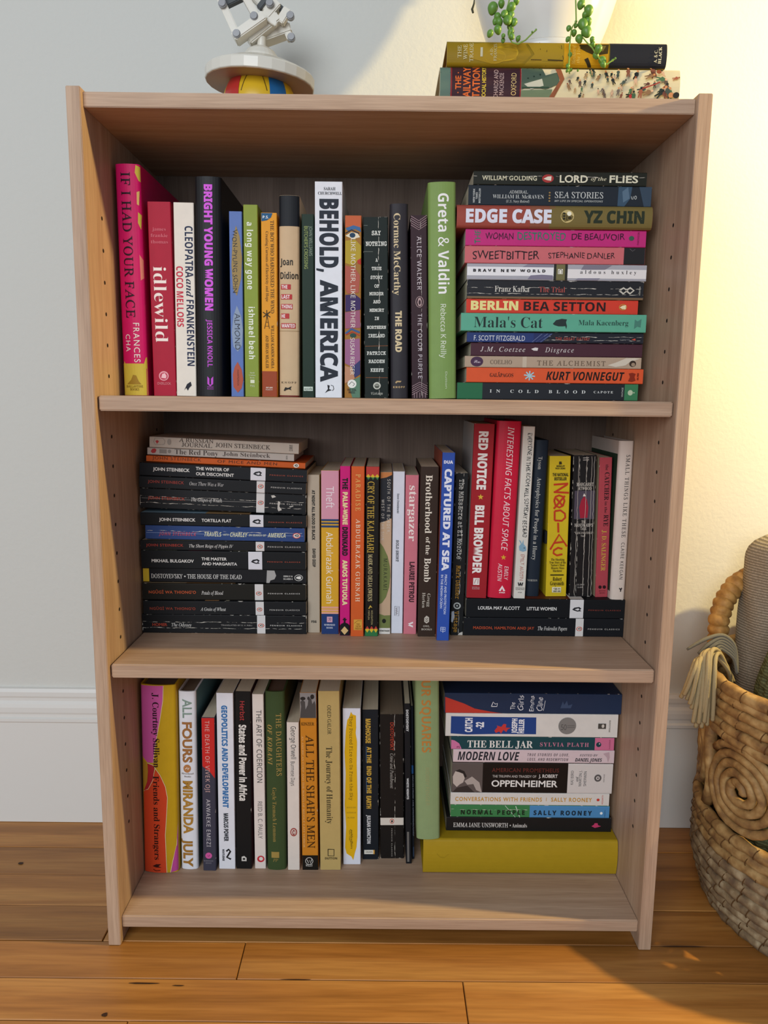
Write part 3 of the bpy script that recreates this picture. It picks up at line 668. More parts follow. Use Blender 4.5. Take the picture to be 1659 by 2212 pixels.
# ---- upper compartment, lying stack (bottom first)
G2 = 'stacked books of the upper compartment'
bird = lambda cx,cy,sx,sy,dark,pale: [pl([(cx-sx,cy+sy*.1),(cx-sx*.55,cy-sy*.7),(cx+sx*.5,cy-sy),(cx+sx,cy-sy*.35),(cx+sx*.7,cy+sy*.2),(cx+sx,cy+sy*.8),(cx+sx*.1,cy+sy*.9),(cx-sx*.6,cy+sy*.5)],dark,'bird_emblem'), pl([(cx-sx*.45,cy),(cx+sx*.35,cy-sy*.45),(cx+sx*.6,cy+sy*.1),(cx+sx*.2,cy+sy*.5)],pale,'bird_emblem')]
st1 = [
 ('C', (90,1740, 1385,1745, 1390,1868, 90,1860), 'paper', '26282c', .35, .5, 'black paperback with green ends, lowest of the upper stack', [
   band(90,272,'2c6a46'), band(1290,1390,'3c7a52'), ci(1332,1808,18,20,'b9c4a4'), ci(1358,1808,5,5,'b9c4a4'), r('IN COLD BLOOD',325,1010,1803,22,'S','d8d8d2',sp=2.0), r('CAPOTE',1070,1208,1805,16,'S','d8d8d2',AU,1.3), u('VINTAGE',1770,1840,1275,12,'g','c0c0b8',IM)], {'dw':-.0003}),
 ('C', (158,1627, 1425,1635, 1425,1740, 158,1735), 'paper', 'dd5830', .12, .5, 'orange-red paperback with black brush capitals and pale blue asterisk', [
   r('GALAPAGOS',325,494,1682,26,'S','2a1a14'), ln([(386,1668),(394,1660)],4,'2a1a14','title_accent'), r('KURT VONNEGUT',730,1290,1686,60,'K','241a18',AU)] + [ln([(610-40*math.cos(a),1685-34*math.sin(a)),(610+40*math.cos(a),1685+34*math.sin(a))],9,'a9cbd0','asterisk_mark') for a in (0.15,0.9,1.6,2.4)] + [pl([(1318,1720),(1330,1690),(1320,1665),(1345,1660),(1370,1668),(1362,1690),(1372,1715),(1345,1725)],'8a2c18','emblem'), u('DIAL PRESS',1662,1712,1386,12,'B','6a2418',IM)]),
 ('C', (147,1537, 1412,1545, 1412,1625, 147,1620), 'paper', 'b59c84', .45, .5, 'beige paperback with round purple badge at its head', [
   band(560,590,'c8b49c'), pl([(1170,1600),(1230,1580),(1300,1550),(1360,1548),(1405,1552),(1330,1575),(1300,1600),(1230,1612)],'d4c6b2'), ci(233,1578,45,36,'4a3048'), d('Plus',1560,1600,233,22,'c','d8c8d0','badge_lettering') if False else r('Plus',212,258,1578,20,'c','d8c8d0','badge_lettering'), r('COELHO',328,484,1581,28,'s','6e5c4c',AU), r('THE ALCHEMIST',665,1155,1587,34,'s','6e5a48',sp=1.2), ci(1350,1588,24,22,'3a2c24'), ci(1354,1594,14,13,'a08870')]),
 ('C', (190,1440, 1420,1442, 1420,1540, 190,1533), 'paper', '4a2a34', .2, .5, 'maroon paperback with white italic lettering and small white bird', [
   r('J.M. Coetzee',258,580,1486,34,'i','dcd2cc',AU,1.15), r('Disgrace',722,928,1488,34,'i','dcd2cc',sp=1.2), pl([(622,1482),(650,1472),(672,1475),(668,1495),(640,1494)],'dcd2cc','bird_emblem')], {'dy':.002}),
 ('C', (160,1357, 1428,1365, 1428,1442, 160,1435), 'paper', '25262e', .9, .45, 'thin worn paperback, navy fading to black, with slanted rays', [
   bx(162,1368,640,1434,'2c3d70'), pl([(640,1368),(780,1370),(700,1434),(640,1434)],'2a3460'), ln([(660,1432),(740,1372)],4,'6a7698'), ln([(690,1432),(770,1372)],4,'6a7698'), ln([(630,1432),(700,1372)],4,'6a7698'), r('F. SCOTT FITZGERALD',212,578,1405,36,'g','d8d8da',AU), r('THE GREAT GATSBY',796,1044,1408,20,'G','a0483c',sp=1.2), r('SCRIBNER',1258,1332,1412,10,'g','6a6a70',IM), pl([(1342,1412),(1368,1402),(1372,1418)],'c85040','emblem')]),
 ('C', (120,1215, 1448,1228, 1448,1355, 120,1347), 'paper', '5fa88c', .12, .5, 'sea green paperback with dark serif title and sleeping cat silhouette', [
   r("Mala's Cat",212,705,1283,78,'s','24302e'), pl([(778,1295),(800,1268),(840,1258),(878,1262),(872,1282),(880,1310),(876,1332),(868,1310),(850,1312),(820,1312),(792,1304)],'2a3634','cat_silhouette'), r('Mala Kacenberg',962,1320,1285,38,'s','28403a',AU), pl([(1365,1262),(1385,1275),(1412,1258),(1408,1318),(1385,1310),(1362,1328)],'4a8070','emblem')], {'dy':-.004}),
 ('C', (158,1110, 1390,1120, 1388,1220, 158,1215), 'paper', 'd2402f', .1, .5, 'bright red paperback with pale yellow then black heavy capitals', [
   r('BERLIN',190,530,1158,64,'B','e8dc90'), r('BEA SETTON',570,1156,1164,64,'N','2a1c1c',AU), ci(1281,1167,28,21,'c8a848'), ci(1281,1167,25,18,'b8502a'), pl([(1258,1168),(1278,1156),(1302,1152),(1302,1182),(1276,1180)],'e8dcb0','bird_emblem')]),
 ('C', (163,960, 1432,973, 1428,1105, 163,1098), 'paper', '25262a', .8, .45, 'black paperback with broken spine crease and interlocked white diamonds', [
   r('Franz Kafka',362,610,1026,44,'s','d8d4c8',AU), r('The Trial',680,866,1030,40,'s','b0524a'), ln([(1256,1036),(1285,1018),(1314,1036),(1285,1058),(1256,1036)],12,'c8c2b4','emblem'), ln([(1304,1036),(1333,1016),(1360,1036),(1333,1058),(1304,1036)],12,'c8c2b4','emblem'), u('schocken',1008,1070,1400,14,'S','b0aca0',IM), band(160,1430,'25262a') if False else bx(165,1088,1428,1105,'7a6248')]),
 ('C', (163,838, 1453,850, 1450,968, 163,955), 'paper', 'a9a8ae', .12, .5, 'silver-grey paperback with white stripe and olive panel at the middle', [
   bx(163,868,785,925,'e8e6e6'), bx(884,885,1452,945,'e4dfdc'), pl([(600,840),(780,842),(780,868),(560,866)],'8a8694'), pl([(620,925),(700,920),(780,925),(780,955),(600,952)],'807a8c'), pl([(1000,850),(1200,852),(1150,884),(980,884)],'7f7a86'), pl([(960,945),(1120,945),(1100,962),(940,960)],'8a8694'), band(785,884,'75704a'), band(785,803,'2c2c28'), band(866,884,'2c2c28'), bx(815,880,850,915,'e6e2d2'), ln([(822,912),(822,888),(835,882),(844,890),(844,912)],4,'3c3a2a','emblem'),
   r('BRAVE NEW WORLD',207,725,891,20,'B','2c2a2c',sp=1.5), r('aldous huxley',975,1378,901,26,'s','3a3638',AU,1.5)]),
 ('C', (148,703, 1443,705, 1440,830, 148,827), 'paper', 'c96a6e', .15, .5, 'dusty rose paperback with black brush lettering and black tail', [
   band(1290,1443,'262628'), r('SWEETBITTER',205,682,768,58,'w','2c1e22'), r('STEPHANIE DANLER',748,1225,766,40,'w','2c1e22',AU), ln([(1330,715),(1350,732),(1368,718)],3,'6a6668','emblem')]),
 ('C', (153,570, 1452,577, 1448,697, 153,690), 'paper', 'c02f78', .4, .45, 'magenta paperback with hand-drawn black and green capitals', [
   u('THE',580,676,240,40,'w','2c8060'), r('WOMAN',296,496,622,46,'w','38182c'), r('DESTROYED',526,872,620,54,'w','2c7a60'), r('DE BEAUVOIR',915,1296,622,44,'w','38182c',AU), ci(1345,632,19,17,'3c5c4a'), u('PANTHEON',588,680,1394,14,'n','7a2048',IM)]),
 ('C', (92,365, 1500,373, 1500,550, 92,535), 'hard', '9a4a3e', 0, .5, 'red-to-olive hardcover with heavy white capitals and face badge', [
   bx(620,368,800,548,'8a5440'), bx(760,368,1505,550,'77683a'), r('EDGE CASE',157,772,450,98,'B','dfe0ec'), r('YZ CHIN',1003,1440,456,90,'B','2c3426',AU), ci(885,453,48,48,'c9b478'), ci(898,434,16,17,'f0ead0'), ci(862,432,9,7,'2c2c20'), ci(862,452,9,7,'2c2c20'), ci(862,472,9,7,'2c2c20'), ci(902,466,13,10,'38301c'), ln([(882,445),(880,480),(890,482)],5,'38301c','emblem')], {'dy':-.006,'pages':'c09a58','dw':-.0005}),
 ('C', (175,208, 1497,212, 1487,362, 175,352), 'paper', '242b33', .3, .5, 'dark slate blue paperback with pale serif capitals and misty sea patch', [
   pl([(1252,215),(1350,214),(1340,300),(1300,358),(1250,356)],'3d5468'), pl([(1280,250),(1320,216),(1335,300),(1290,330)],'5a7286'), pl([(1400,214),(1495,214),(1490,360),(1440,360)],'3a4a5a'), u('NEW YORK',237,334,215,13,'N','c8ccc8',IM), u('TIMES',262,310,235,13,'N','c8ccc8',IM), u('BESTSELLER',234,338,256,13,'N','c8ccc8',IM), r('ADMIRAL',466,602,258,22,'s','c4c8c4',AU), r('WILLIAM H. McRAVEN',350,718,291,28,'s','c4c8c4',AU), r('(U.S. Navy Retired)',448,614,325,18,'I','b4b8b4',AU), r('SEA STORIES',796,1144,278,44,'s','c4c8c4'), r('MY LIFE IN SPECIAL OPERATIONS',795,1144,322,14,'K','a4a8a4','subtitle_lettering')] + [ci(758,262+k*20,7,6,'9a7c4a') for k in range(4)] + [ln([(1345,285),(1350,305),(1358,308),(1360,285)],4,'b8bcb8','emblem'), ci(1376,294,9,14,'b8bcb8'), ci(1376,294,5,10,'2c343c')]),
 ('C', (212,100, 1462,108, 1455,207, 212,203), 'paper', '24261f', .5, .5, 'olive-black paperback with wide cream capitals and red oval, topmost of the upper stack', [
   r('WILLIAM GOLDING',274,668,154,32,'G','d0ccae',AU,1.1), r('LORD',832,1034,157,52,'G','dedac0'), r('of the',1056,1168,156,26,'I','c4c0a4'), r('FLIES',1190,1396,157,52,'G','dedac0'), ci(747,156,42,30,'a83a38'), pl([(715,158),(745,142),(772,140),(770,172),(742,168)],'e4dcc8','bird_emblem')]),
]
ST1 = lay_stack(st1, Z1, YU, G2)

# ---- middle compartment, lying stack (bottom first)
G3 = 'stacked books of the middle compartment'
BL_, OR_, PW = '17181a', 'a5402e', 'd9d6d0'
def oval(cx, cy, rx, ry): return [ci(cx,cy,rx,ry,'b8452e'), ci(cx,cy,rx*.72,ry*.72,'efe9e0')] + bird(cx,cy,rx*.55,ry*.55,'2a1a18','efe9e0')
def classic_old(x0, x1, yc, ov):          # small oval band
    return [band(x0, x1, 'd2cecb', 'white_band')] + oval(*ov)
def pc(y, x0=1195, x1=1470, h=11, col='b9b5ae'): return r('PENGUIN CLASSICS', x0, x1, y, h, 'G', col, IM, 1.5)
def classic_new(x0, x1, cx, cy): return [band(x0, x1, 'd4d3d8', 'white_band')] + bird(cx, cy, 38, 22, '26262a', 'd4d3d8')
st2 = [
 ('D', (110,1768, 1510,1775, 1508,1937, 110,1922), 'paper', BL_, .95, .42, 'badly creased black paperback with short red author name, lowest in the classics stack', classic_old(1088,1158,1850,(1123,1860,26,17)) + [
   r('HOMER',195,322,1853,24,'G',OR_,AU), r('The Odyssey',358,528,1855,28,'i',PW), r('TRANSLATED BY E. V. RIEU',780,1045,1858,10,'g','a8a49e',AU), pc(1860,1200,1470)]),
 ('D', (117,1635, 1507,1640, 1505,1760, 117,1750), 'paper', BL_, .35, .5, 'black paperback with dim red author capitals, second from bottom of the classics stack', classic_old(1075,1145,1700,(1109,1706,23,17)) + [
   r('NGŨGĨ WA THIONG\'O',172,562,1699,22,'G','8c3a2a',AU,1.1), r('A Grain of Wheat',604,822,1704,28,'i',PW), pc(1710,1195,1450), board(640,760,'a87a52'), board(820,850,'a09a84')], {'dy':-.002}),
 ('D', (108,1475, 1505,1478, 1503,1622, 108,1612), 'paper', '1b1914', .35, .5, 'brown-black paperback with orange author capitals, third from bottom of the classics stack', classic_old(1068,1140,1550,(1102,1557,24,17)) + [
   r('NGŨGĨ WA THIONG\'O',163,566,1547,24,'G','b85430',AU,1.1), r('Petals of Blood',612,798,1553,30,'i',PW), pc(1558,1180,1452), board(115,480,'9a8468'), board(480,900,'7a5a3a')], {'dy':.0015}),
 ('D', (112,1318, 1507,1337, 1507,1452, 112,1440), 'paper', '17181b', .4, .45, 'black paperback with yellow head block and peeling grey sticker', [
   bx(114,1320,165,1440,'c3a52c'), r('DOSTOYEVSKY',182,450,1390,36,'s','d8d6d0',AU), ci(470,1392,7,6,'d8d6d0'), r('THE HOUSE OF THE DEAD',490,956,1394,36,'s','d8d6d0'), pl([(1172,1340),(1235,1342),(1250,1385),(1235,1415),(1200,1425),(1192,1450),(1166,1450)],'a3a19e','sticker'), r('ISBN 0 14',1312,1390,1390,14,'N','c8c6c0',IM), r('04.4456 4',1312,1390,1412,14,'N','c8c6c0',IM), ci(1442,1402,36,26,'d8d6d0'), ci(1442,1402,32,22,'17181b')] + bird(1442,1402,24,14,'d8d6d0','d8d6d0'), {'dy':.004}),
 ('D', (97,1160, 1502,1172, 1502,1330, 97,1312), 'paper', '141618', .2, .5, 'thick black paperback with two-line white title above the yellow-ended one', classic_new(1012,1130,1072,1253) + [
   r('MIKHAIL BULGAKOV',186,546,1248,26,'G',PW,AU), r('THE MASTER',612,828,1231,24,'G',PW), r('AND MARGARITA',614,916,1273,24,'G',PW), pc(1256,1175,1455,10,'a04a38'), board(110,400,'b9b894'), board(500,700,'8c3a4c'), board(880,1010,'b8b08c')]),
 ('D', (88,1063, 1507,1080, 1507,1160, 88,1148), 'paper', BL_, .2, .5, 'thin black paperback with red author capitals lying under the blue one', classic_old(1075,1148,1115,(1112,1117,23,17)) + [
   r('JOHN STEINBECK',138,458,1105,22,'G','96382e',AU,1.1), r('The Short Reign of Pippin IV',505,884,1113,26,'i',PW), pc(1119,1178,1458), board(100,1050,'a89a82')], {'dy':.001}),
 ('D', (132,925, 1493,950, 1490,1070, 132,1043), 'paper', '2c4478', .6, .45, 'royal blue paperback with cream and red brush capitals among black ones', [
   r('JOHN STEINBECK',246,568,999,30,'K','b04a5c',AU,1.1), r('TRAVELS',636,782,1002,36,'K','d8d8b4'), r('WITH',798,846,1006,14,'K','d8d8b4'), r('CHARLEY',856,1005,1006,36,'K','d8d8b4'), r('IN SEARCH OF',1016,1165,1010,16,'K','d8d8b4'), r('AMERICA',1178,1330,1010,36,'K','d8d8b4'), ci(1425,1013,34,24,'c24a3c'), ci(1425,1013,27,18,'e8e0d4')] + bird(1425,1013,20,13,'2a1c1c','e8e0d4') + [ln([(140,988),(400,992),(700,1004),(1100,1010),(1480,1016)],3,'8a9ac0','crease')]),
 ('D', (88,805, 1507,832, 1507,935, 88,915), 'paper', '131518', .2, .5, 'black paperback with white author capitals and pale blue cover art above', classic_new(1024,1140,1082,882) + [
   r('JOHN STEINBECK',248,560,866,26,'G',PW,AU), r('TORTILLA FLAT',612,866,873,26,'G',PW), pc(888,1185,1470,10,'a04a38'), board(90,640,'7f99a8'), board(640,1020,'a8865c')], {'dy':-.002}),
 ('D', (85,600, 1507,663, 1503,830, 85,778), 'paper', BL_, 1.0, .42, 'thickest black paperback of the classics stack, scuffed white all round', classic_old(1080,1150,725,(1117,729,25,18)) + [
   r('JOHN STEINBECK',154,470,693,24,'G',OR_,AU,1.1), r('The Grapes of Wrath',522,786,707,30,'i',PW), pc(740,1195,1472), ln([(100,688),(500,706),(800,716),(1075,726)],3,'8a8884','crease'), pl([(1265,715),(1285,722),(1278,760),(1300,790),(1270,800),(1262,780)],'c0bbb2','scuff'), pl([(1205,668),(1230,665),(1248,680),(1215,690)],'c0bbb2','scuff'), pl([(1360,760),(1395,752),(1398,760),(1370,768)],'b0aca4','scuff')], {'dy':.003}),
 ('D', (78,490, 1508,555, 1503,652, 78,597), 'paper', BL_, .3, .5, 'black paperback with red author capitals resting on the scuffed one', classic_old(1082,1152,575,(1118,581,24,18)) + [
   r('JOHN STEINBECK',152,462,545,24,'G','8e3a32',AU,1.1), r('Once There Was a War',508,800,563,30,'i','b9b7b4'), pc(594,1205,1468)], {'dy':-.001}),
 ('D', (80,376, 1515,437, 1510,550, 80,487), 'paper', '14161a', .2, .5, 'black paperback with white two-line title under the thin orange one', classic_new(1030,1158,1090,471) + [
   r('JOHN STEINBECK',196,510,437,28,'G',PW,AU), r('THE WINTER OF',562,846,432,26,'G',PW), r('OUR DISCONTENT',564,888,478,26,'G',PW), pc(487,1195,1480,10,'a04a38'), board(85,420,'4a3426'), board(420,1030,'3c2a1e')], {'dy':-.001}),
 ('D', (137,292, 1500,358, 1497,405, 137,347), 'paper', 'cb5a1e', .2, .5, 'thin orange paperback with black spaced capitals', [
   r('JOHN STEINBECK',190,606,322,26,'g','5c2c14',AU,1.2), r('OF MICE AND MEN',746,1256,354,24,'g','4a2410',sp=1.2), ci(1421,378,24,17,'e8dccc')] + bird(1421,378,14,10,'2a1a14','e8dccc'), {'dy':.007}),
 ('D', (147,228, 1405,285, 1400,345, 147,290), 'paper', 'b9b0a6', .3, .5, 'thin grey-white paperback with brown serif title and red rooster mark', [
   r('The Red Pony',382,752,271,44,'s','4a3c36'), r('John Steinbeck',792,1198,289,36,'s','4a3c36',AU), pl([(176,262),(190,240),(212,236),(225,250),(214,274),(190,278)],'b0383a','emblem'), bx(250,245,312,278,'8d867e'), ci(336,262,14,16,'8d867e'), u('BANTAM',298,328,1340,14,'g','6a625a',IM)], {'dy':.010,'lift':.0009}),
 ('D', (165,125, 1445,183, 1440,275, 165,217), 'paper', 'bdb2a4', .3, .5, 'cream paperback with two-line brown serif title, topmost of the classics stack', [
   r('A RUSSIAN',416,712,160,34,'s','43362f'), r('JOURNAL',440,700,200,34,'s','43362f'), r('JOHN STEINBECK',730,1200,207,36,'s','43362f',AU), pl([(215,165),(232,155),(246,168),(230,188)],'b0383a','emblem'), ln([(202,170),(210,140),(280,140),(300,165),(290,192),(215,196),(202,170)],3,'8a8078','emblem'), ci(334,172,17,26,'9a9288'), u('552 04896 095',195,248,1376,30,'g','5a524a',IM)], {'dy':.009}),
]
ST2 = lay_stack(st2, Z2, 0.131 * S, G3, tilt=True)

# ---- middle compartment, standing
G4 = 'upright books of the middle compartment'
zig = lambda x0,x1,y0,y1,n,c1,c2,c3: [p for k in range(n) for p in (
   pl([(x0+(x1-x0)*k/n,(y0+y1)/2),(x0+(x1-x0)*(k+.5)/n,y0),(x0+(x1-x0)*(k+1)/n,(y0+y1)/2),(x0+(x1-x0)*(k+.5)/n,y1)],c1,'printed_diamond'),)]
row2 = [
 ('E', (52,590, 165,592, 165,1970, 62,1968), 'paper', 'b0a390', .12, .55, 'greige paperback with small condensed black capitals next to the classics stack', [
   d('AT NIGHT ALL BLOOD IS BLACK',720,1150,110,26,'B','2c2824'), d('DAVID DIOP',1225,1385,115,26,'B','2c2824',AU), r('FSG',92,136,1870,20,'B','3c3832',IM)]),
 ('E', (177,553, 333,553, 330,1983, 177,1982), 'paper', 'd2a02a', .05, .5, 'pink, mustard and navy banded paperback with white rounded lettering', [
   band(553,968,'cf93a4'), band(968,1040,'26406a'), band(985,996,'d2a02a'), band(1010,1022,'d2a02a'), band(1735,1800,'dda08a'), band(1752,1760,'d2a02a'), band(1776,1784,'d2a02a'), band(1800,1983,'20386a'), d('Theft',688,872,255,66,'n','e9dde0'), d('Abdulrazak Gurnah',1080,1705,250,56,'n','efe6d4',AU), bx(227,1825,275,1875,'d2a0ae'), d('R',1838,1862,252,26,'n','20386a',IM), r('RIVERHEAD',204,298,1898,14,'G','c8ccd8',IM), r('BOOKS',224,278,1924,14,'G','c8ccd8',IM)]),
 ('E', (342,515, 435,515, 425,1997, 340,1995), 'paper', 'c81a74', .05, .5, 'vivid magenta paperback with black and cream cut-out capitals', [
   band(1905,1997,'17161a'), ci(383,1920,44,40,'17161a','printed_shape'), pl([(350,1950),(381,1912),(413,1950),(381,1988)],'d2b078','printed_diamond'), d('THE',615,712,388,46,'B','1c1216'), d('PALM-WINE',735,1015,388,42,'B','e6d69c'), d('DRINKARD',1035,1285,386,46,'B','1c1216'), d('AMOS TUTUOLA',1322,1722,385,42,'B','e6d69c',AU), pl([(362,1850),(375,1842),(370,1835),(392,1835),(386,1842),(402,1850),(388,1862),(390,1880),(372,1880),(376,1862)],'1c1216','emblem')]),
 ('E', (443,517, 560,517, 545,2002, 432,2002), 'paper', 'cc5a26', .05, .5, 'rust orange paperback with thin cream serif capitals', [
   d('PARADISE',583,895,502,40,'s','e0b466',sp=1.3), d('ABDULRAZAK GURNAH',965,1690,498,36,'s','eadcc0',AU,1.2), bx(460,1850,532,1945,'d29a3c','imprint_patch'), ln([(465,1885),(495,1860),(528,1862)],4,'8a5a20','emblem'), r('THE',482,514,1892,16,'S','7a4a18',IM), r('NEW',476,524,1912,16,'S','7a4a18',IM), r('PRESS',470,528,1932,16,'S','7a4a18',IM)]),
 ('E', (568,518, 685,518, 675,2002, 560,2000), 'paper', '17130f', .05, .5, 'black paperback with red, yellow and green zigzag ends', [
   band(518,602,'b23a34'), band(1945,2002,'2e7040')] + zig(568,684,582,626,3,'d4b02e',0,0) + [pl([(570+39*k,604),(570+39*(k+.5),612),(570+39*(k+1),604),(570+39*(k+.5),632)],'3a7a44','printed_diamond') for k in range(3)] + zig(562,676,1912,1968,3,'d4b02e',0,0) + [pl([(563+38*k,1938),(563+38*(k+.5),1908),(563+38*(k+1),1938),(563+38*(k+.5),1932)],'b23a34','printed_diamond') for k in range(3)] + [
   d('CRY OF THE KALAHARI',645,1258,610,56,'s','c9a742'), d('MARK AND DELIA OWENS',1272,1685,606,36,'s','d2c28c',AU), pl([(590,1752),(608,1720),(626,1745),(606,1738),(600,1755)],'c9a742','emblem'), d('HOUGHTON',1768,1895,622,16,'g','b0a070',IM), d('MIFFLIN',1768,1850,595,14,'g','b0a070',IM)]),
 ('E', (692,567, 798,567, 783,1982, 683,1982), 'paper', 'bfa183', .05, .5, 'beige paperback with olive circle, black upper part and white foot', [
   bx(690,567,800,1000,'26282e'), pl([(690,567),(800,567),(800,590),(745,612),(692,622)],'c07a44'), pl([(690,1000),(740,985),(795,960),(797,1040),(700,1060),(688,1020)],'bfa183'), pl([(689,1170),(720,1210),(758,1290),(778,1380),(782,1460),(772,1560),(745,1650),(712,1700),(685,1715)],'6f7844'), pl([(686,1800),(730,1815),(785,1812),(784,1925),(685,1935)],'6f7844'), bx(683,1928,785,1982,'d8d4cc'), d('SOUTH OF THE BORDER,',628,1090,766,26,'n','cfc8bc',sp=1.3), d('WEST OF THE SUN',800,1148,714,24,'n','cfc8bc',sp=1.3), d('MURAKAMI',1312,1588,738,32,'n','2c2e22',AU,1.3), ci(728,1864,17,20,'1f2018'), r('VINTAGE',688,776,1952,14,'B','3a382e',IM)]),
 ('E', (803,562, 908,562, 890,1975, 790,1975), 'paper', 'd5d8e2', .03, .45, 'plain white paperback with two tiny black titles', [
   d('Steve Chmielewski',750,918,848,18,'N','2c2c30',AU), d('SOLD SHORT',1150,1338,843,22,'M','26262a'), ln([(822,1733),(860,1735),(858,1818),(820,1816),(822,1733)],3,'5a5a60','emblem'), d('bookbaby',1745,1810,840,18,'w','5a3a30',IM)]),
 ('E', (917,593, 1032,593, 1008,1982, 895,1982), 'paper', 'c9737f', .08, .5, 'rose pink paperback with curly white title and condensed black author', [
   d('stargazer',682,1160,978,64,'S','efe0da'), d('LAURIE PETROU',1340,1695,970,44,'B','42242a',AU), d('V',1870,1922,958,44,'B','f0e4e2',IM)]),
 ('E', (1048,520, 1210,520, 1175,2005, 1020,2003), 'paper', '35271f', .15, .5, 'dark brown paperback with bold white serif title', [
   d('Brotherhood',590,1090,1118,56,'S','e2d9c8'), d('of the',1122,1275,1110,36,'S','e2d9c8'), d('Bomb',1305,1515,1106,56,'S','e2d9c8'), d('Gregg',1618,1735,1118,28,'s','c8c0b0',AU), d('Herken',1610,1745,1074,28,'s','c8c0b0',AU), pl([(1078,1835),(1098,1815),(1120,1830),(1120,1870),(1098,1886),(1077,1870)],'bdb4a6','emblem'), ln([(1088,1840),(1098,1850),(1110,1838)],5,'35271f','emblem'), ln([(1088,1860),(1098,1868),(1110,1858)],5,'35271f','emblem'), r('OWL',1068,1126,1910,16,'S','bdb4a6',IM), r('BOOKS',1052,1144,1938,16,'S','bdb4a6',IM)]),
 ('E', (1238,397, 1350,397, 1293,2040, 1185,2038), 'paper', '2f50a4', .05, .5, 'cobalt blue paperback with heavy white sans title', [
   lboard('a0503c'), r('DUA',1250,1330,476,26,'B','dfe2ee',AU), d('CAPTURED AT SEA',535,1415,1276,60,'B','dfe2ee'), d('PIRACY AND PROTECTION',1448,1800,1262,20,'G','c4cce4','subtitle_lettering'), d('IN THE INDIAN OCEAN',1450,1748,1230,20,'G','c4cce4','subtitle_lettering'), ln([(1222,1918),(1262,1920),(1260,1955),(1220,1953),(1222,1918)],5,'c4cce4','emblem'), ln([(1242,1918),(1240,1968)],5,'c4cce4','emblem'), ln([(1222,1935),(1262,1937)],5,'c4cce4','emblem')]),
 ('E', (1352,575, 1468,575, 1415,1995, 1305,1990), 'paper', '181a1b', .7, .45, 'black paperback with white and mustard typewriter lettering and torn foot', [
   d('The Massacre at El Mozote',628,1315,1394,40,'m','cfcfc8'), d('Mark Danner',1372,1668,1372,36,'m','b9882e',AU), d('Vintage',1778,1965,1355,34,'m','b9882e',IM), ci(1365,1728,32,30,'a8aca8'), ci(1365,1728,20,19,'1c1e20'), ci(1365,1728,8,8,'a8aca8'), pl([(1318,1780),(1338,1775),(1342,1830),(1325,1880),(1312,1870)],'aab2bc','scuff'), pl([(1385,1970),(1412,1960),(1412,1990),(1370,1990)],'b8b4ac','scuff')]),
]
R2 = stand_row(row2, Z2, None, G4)

# ---- middle compartment, the two lying classics and the books standing on them
st3 = [
 ('F', (80,1717, 1407,1730, 1398,1880, 80,1860), 'paper', '14161a', .25, .5, 'black paperback with orange author capitals under the row of upright books', [
   band(1005,1070,'d0ccc8','white_band')] + oval(1037,1810,24,18) + [r('MADISON, HAMILTON AND JAY',160,664,1800,22,'G','b04a2c',AU,1.1), r('The Federalist Papers',694,936,1806,30,'i','d9d6d0'), r('PENGUIN CLASSICS',1108,1370,1813,11,'G','a8a49e',IM,1.5)]),
 ('F', (100,1565, 1413,1565, 1408,1725, 100,1712), 'paper', '121417', .12, .5, 'thick black paperback carrying the row of upright books', [
   band(958,1070,'d4d1d0','white_band')] + bird(1015,1645,38,20,'26262a','d4d1d0') + [r('LOUISA MAY ALCOTT',200,544,1637,26,'G','d9d6d0',AU), r('LITTLE WOMEN',602,848,1641,26,'G','d9d6d0'), r('PENGUIN CLASSICS',1112,1378,1652,9,'G','8a3c30',IM,1.5), board(960,1070,'cfcac4'), board(590,960,'5e2c1c')]),
]
ST3 = lay_stack(st3, Z2, 0.1331 * S, G3)
ZQ = ST3[-1].top
star = lambda cx,cy,R_,col: pl([(cx+R_*(1 if k%2==0 else .42)*math.sin(k*math.pi/5), cy-R_*(1 if k%2==0 else .42)*math.cos(k*math.pi/5)) for k in range(10)], col, 'star_mark')
